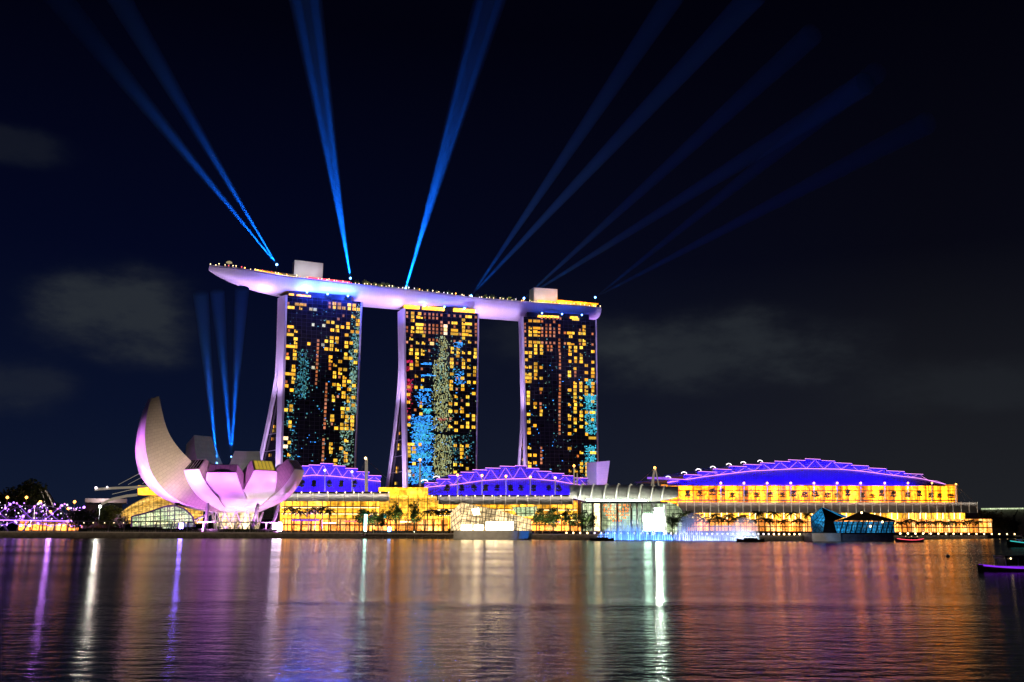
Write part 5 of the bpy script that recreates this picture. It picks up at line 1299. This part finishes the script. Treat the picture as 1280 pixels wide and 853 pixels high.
# people standing along the plaza edge, far too small to tell apart
cw = MB(); rc = random.Random(8)
for k in range(230):
    px = rc.uniform(664, 1005) if k < 170 else rc.uniform(356, 560)
    Y = (float(np.interp(px, [664, 745, 820, 900, 980, 1012], [482, 453.5, 447.5, 449.5, 461.5, 481]))+rc.uniform(3, 14)) if px > 600 else float(np.interp(px, [330, 560], [450, 488]))+rc.uniform(2, 20)
    p = base_at(px, Y); h = rc.uniform(1.55, 1.82)
    cw.tube([p, p+Vector((0, 0, h*.48)), p+Vector((0, 0, h*.62)), p+Vector((0, 0, h*.82)), p+Vector((0, 0, h*.87))], [.14, .19, .2, .22, .07], 6); cw.ball(p+Vector((0, 0, h*.93)), .11, nu=6, nv=4)
tag(cw.at_base('crowd', principled('dark_clothes', (.06, .06, .09), .8, var=.6, vscale=.8)), 'crowd of people standing along the plaza and promenade edge', 'crowd', None, 'stuff')

# ------------------------------------------------------------------ boats
def bumboat(px, Y, L_, ang, label, strip_mat=None, lamps='warm_bulb_s', low=1.0):
    c_ = at(px, 650, Y); c_.z = 0; bo = empty('tour_boat', c_, label, 'boat', 'tour boats on the bay'); bo.rotation_euler = (0, 0, 0)
    e = Vector((math.cos(ang), math.sin(ang), 0)); s_ = Vector((-e.y, e.x, 0))
    def P3(x, y, z): return c_+e*x*L_+s_*y*L_+Vector((0, 0, z*L_))
    b = MB(); rows = []
    for t in np.linspace(-.5, .5, 13):
        w = .14*(1-abs(2*t)**3.2)+.004; sh = (.075+.05*abs(2*t)**2.2)*low
        rows.append([P3(t, -w, sh), P3(t, -w*.8, -.03), P3(t, w*.8, -.03), P3(t, w, sh), P3(t, -w, sh)])
    b.grid(rows); b.build('hull', 'wood', bo)
    b = MB(); b.obox(P3(0, 0, .20*low**.5), e*L_*.26, s_*L_*.11, Vector((0, 0, .012*L_))); b.build('canopy', 'dark_metal', bo)
    b = MB()
    for x in (-.25, -.12, 0, .12, .25):
        for y in (-.1, .1): b.bar(P3(x, y, .06), P3(x, y, .195*low**.5), .006*L_)
    b.build('canopy_post', 'grey_metal', bo)
    b = MB(); b.obox(P3(0, 0, .10), e*L_*.24, s_*L_*.09, Vector((0, 0, .035*L_))); b.build('cabin', 'black_glass', bo)
    if strip_mat:
        for sg in (-1, 1): 
            b = MB(); b.tube([P3(t, sg*(.14*(1-abs(2*t)**3.2)+.01), (.07+.05*abs(2*t)**2.2)*low) for t in np.linspace(-.46, .46, 11)], .008*L_, 5); b.build('light_strip', strip_mat, bo)
    for x in (-.2, 0, .2): b = MB(); b.ball(P3(x, -.11, .18*low**.5), .010*L_, nu=6, nv=4); b.build('deck_lamp', lamps, bo)
    return bo
bumboat(752, 418, 11, .05, 'small dark boat in front of the blue fountain mist')
bumboat(937, 412, 12, -.1, 'small dark boat beside the round ball of spray')
bumboat(1274, 104, 10.5, .05, 'dark boat with a purple light strip nearest the right edge', 'purple_strip', low=.55)
bumboat(1288, 300, 17, .05, 'boat with a teal light strip farther out at the right edge', 'teal_strip')
bumboat(1135, 440, 15, .2, 'boat with a red light strip beside the dark faceted pavilion', 'red_strip')
for px, Y, lab in ((1089, 150, 'small round pale buoy in the dark water at the right'),):
    b = MB(); p = atz(1185, 696.5, .0); b.ball(p+Vector((0, 0, .12)), .33, .33, .33); b.tube([p, p+Vector((0, 0, .8))], .05, 5); o = b.at_base('buoy', 'stone'); tag(o, lab, 'buoy')

# ------------------------------------------------------------------ searchlights
def searchlight(loc, targets, label, group, power, half, length, blend=1.0, lensr=.9, dens='beam_air', foot=None):
    loc = Vector(loc); sl = empty('searchlight', loc-Vector((0, 0, 2)), label, 'searchlight', group)
    b = MB(); b.tube([Vector((loc.x, loc.y, foot or loc.z-2)), loc-Vector((0, 0, .6))], .35, 6); b.build('stand', 'dark_metal', sl)
    b = MB(); b.ball(loc, lensr, nu=8, nv=5); b.build('lens', 'blue_bulb', sl)
    for tg, pw, hf in targets:
        d = (Vector(tg)-loc).normalized(); x = d.orthogonal().normalized(); y = d.cross(x); a = loc+d*2.2
        b = MB(); rows = []
        tn = math.tan(math.radians(hf*1.12))
        for s in (0, length*.1, length*.3, length*.6, length):
            rr = .5+s*tn; rows.append([a+d*s+(x*math.cos(t)+y*math.sin(t))*rr for t in np.linspace(0, 2*math.pi, 17)])
        st = [b.add(r[:-1]) for r in rows]
        for p_, q_ in zip(st, st[1:]):
            for j in range(16): b.face((p_+j, p_+(j+1) % 16, q_+(j+1) % 16, q_+j), None, True)
        b.face([st[0]+j for j in range(16)]); b.face([st[-1]+j for j in range(16)])
        b.build('light_beam', dens, sl)
        o = spot(a-d*.6, a+d*10, power*pw, (.015, .22, 1.0), 2*hf, blend, .25)
gS = 'blue searchlights on the sky park'
def skyl(px, py, tg, label, power, air='beam_air', length=620):
    o = deckpt(spx(px), 7, 201.5)
    # put the lens where the beam starts in the picture, at the deck's distance
    q = at(px, py, o.y); q.z = max(q.z, 200)
    searchlight(q, [(at(x, y, q.y+dy), pw, hf) for x, y, dy, pw, hf in tg], label, gS, power, 1.5, length, dens=air, foot=198)
BP = 2.0e7
skyl(346, 331, [(75, 0, 30, 1.5, 1.7), (150, 0, 30, 1.4, 1.7)], 'searchlight with two beams leaning left near the prow of the sky park', BP, 'beam_air_thick', 420)
skyl(438, 348, [(374, 0, 30, 2.8, 1.7), (390, 0, 30, 2.8, 1.7)], 'searchlight above the first tower with a steep leftward beam pair', BP, 'beam_air_mid')
skyl(507, 361, [(605, 0, 30, 3.2, 1.7), (619, 0, 30, 2.8, 1.7)], 'searchlight between first and second tower, steep rightward beam', BP, 'beam_air_mid')
skyl(589, 370, [(775, 94, 30, .14, 1.5), (822, 122, 30, .14, 1.5)], 'searchlight over the second tower with beams leaning far right', BP, 'beam_air_fading', 420)
skyl(655, 373, [(822, 220, 30, .05, 1.4), (860, 244, 30, .05, 1.4)], 'searchlight at the third tower with faint low beams', BP, 'beam_air_fading', 420)
skyl(744, 372, [(869, 272, 30, .035, 1.4), (900, 290, 30, .035, 1.4)], 'searchlight at the square end of the sky park, faintest beams', BP, 'beam_air_fading', 420)
gM = 'blue searchlights behind the lotus museum'
for px, py, Y, tgt, lab in ((271, 576, 507, [(252, 380, 20, 1.8, 2.0)], 'left searchlight behind the lotus museum with one beam'), (289, 568, 524, [(272, 370, 20, 1.9, 1.9), (302, 370, 20, 1.8, 1.9)], 'right searchlight behind the lotus museum with two crossing beams')):
    p = at(px, py+3, Y); searchlight(p, [(at(x, y, Y+dy), pw*.2, hf) for x, y, dy, pw, hf in tgt], lab, gM, BP, 1.4, 104, .9, .35, 'beam_air_short')
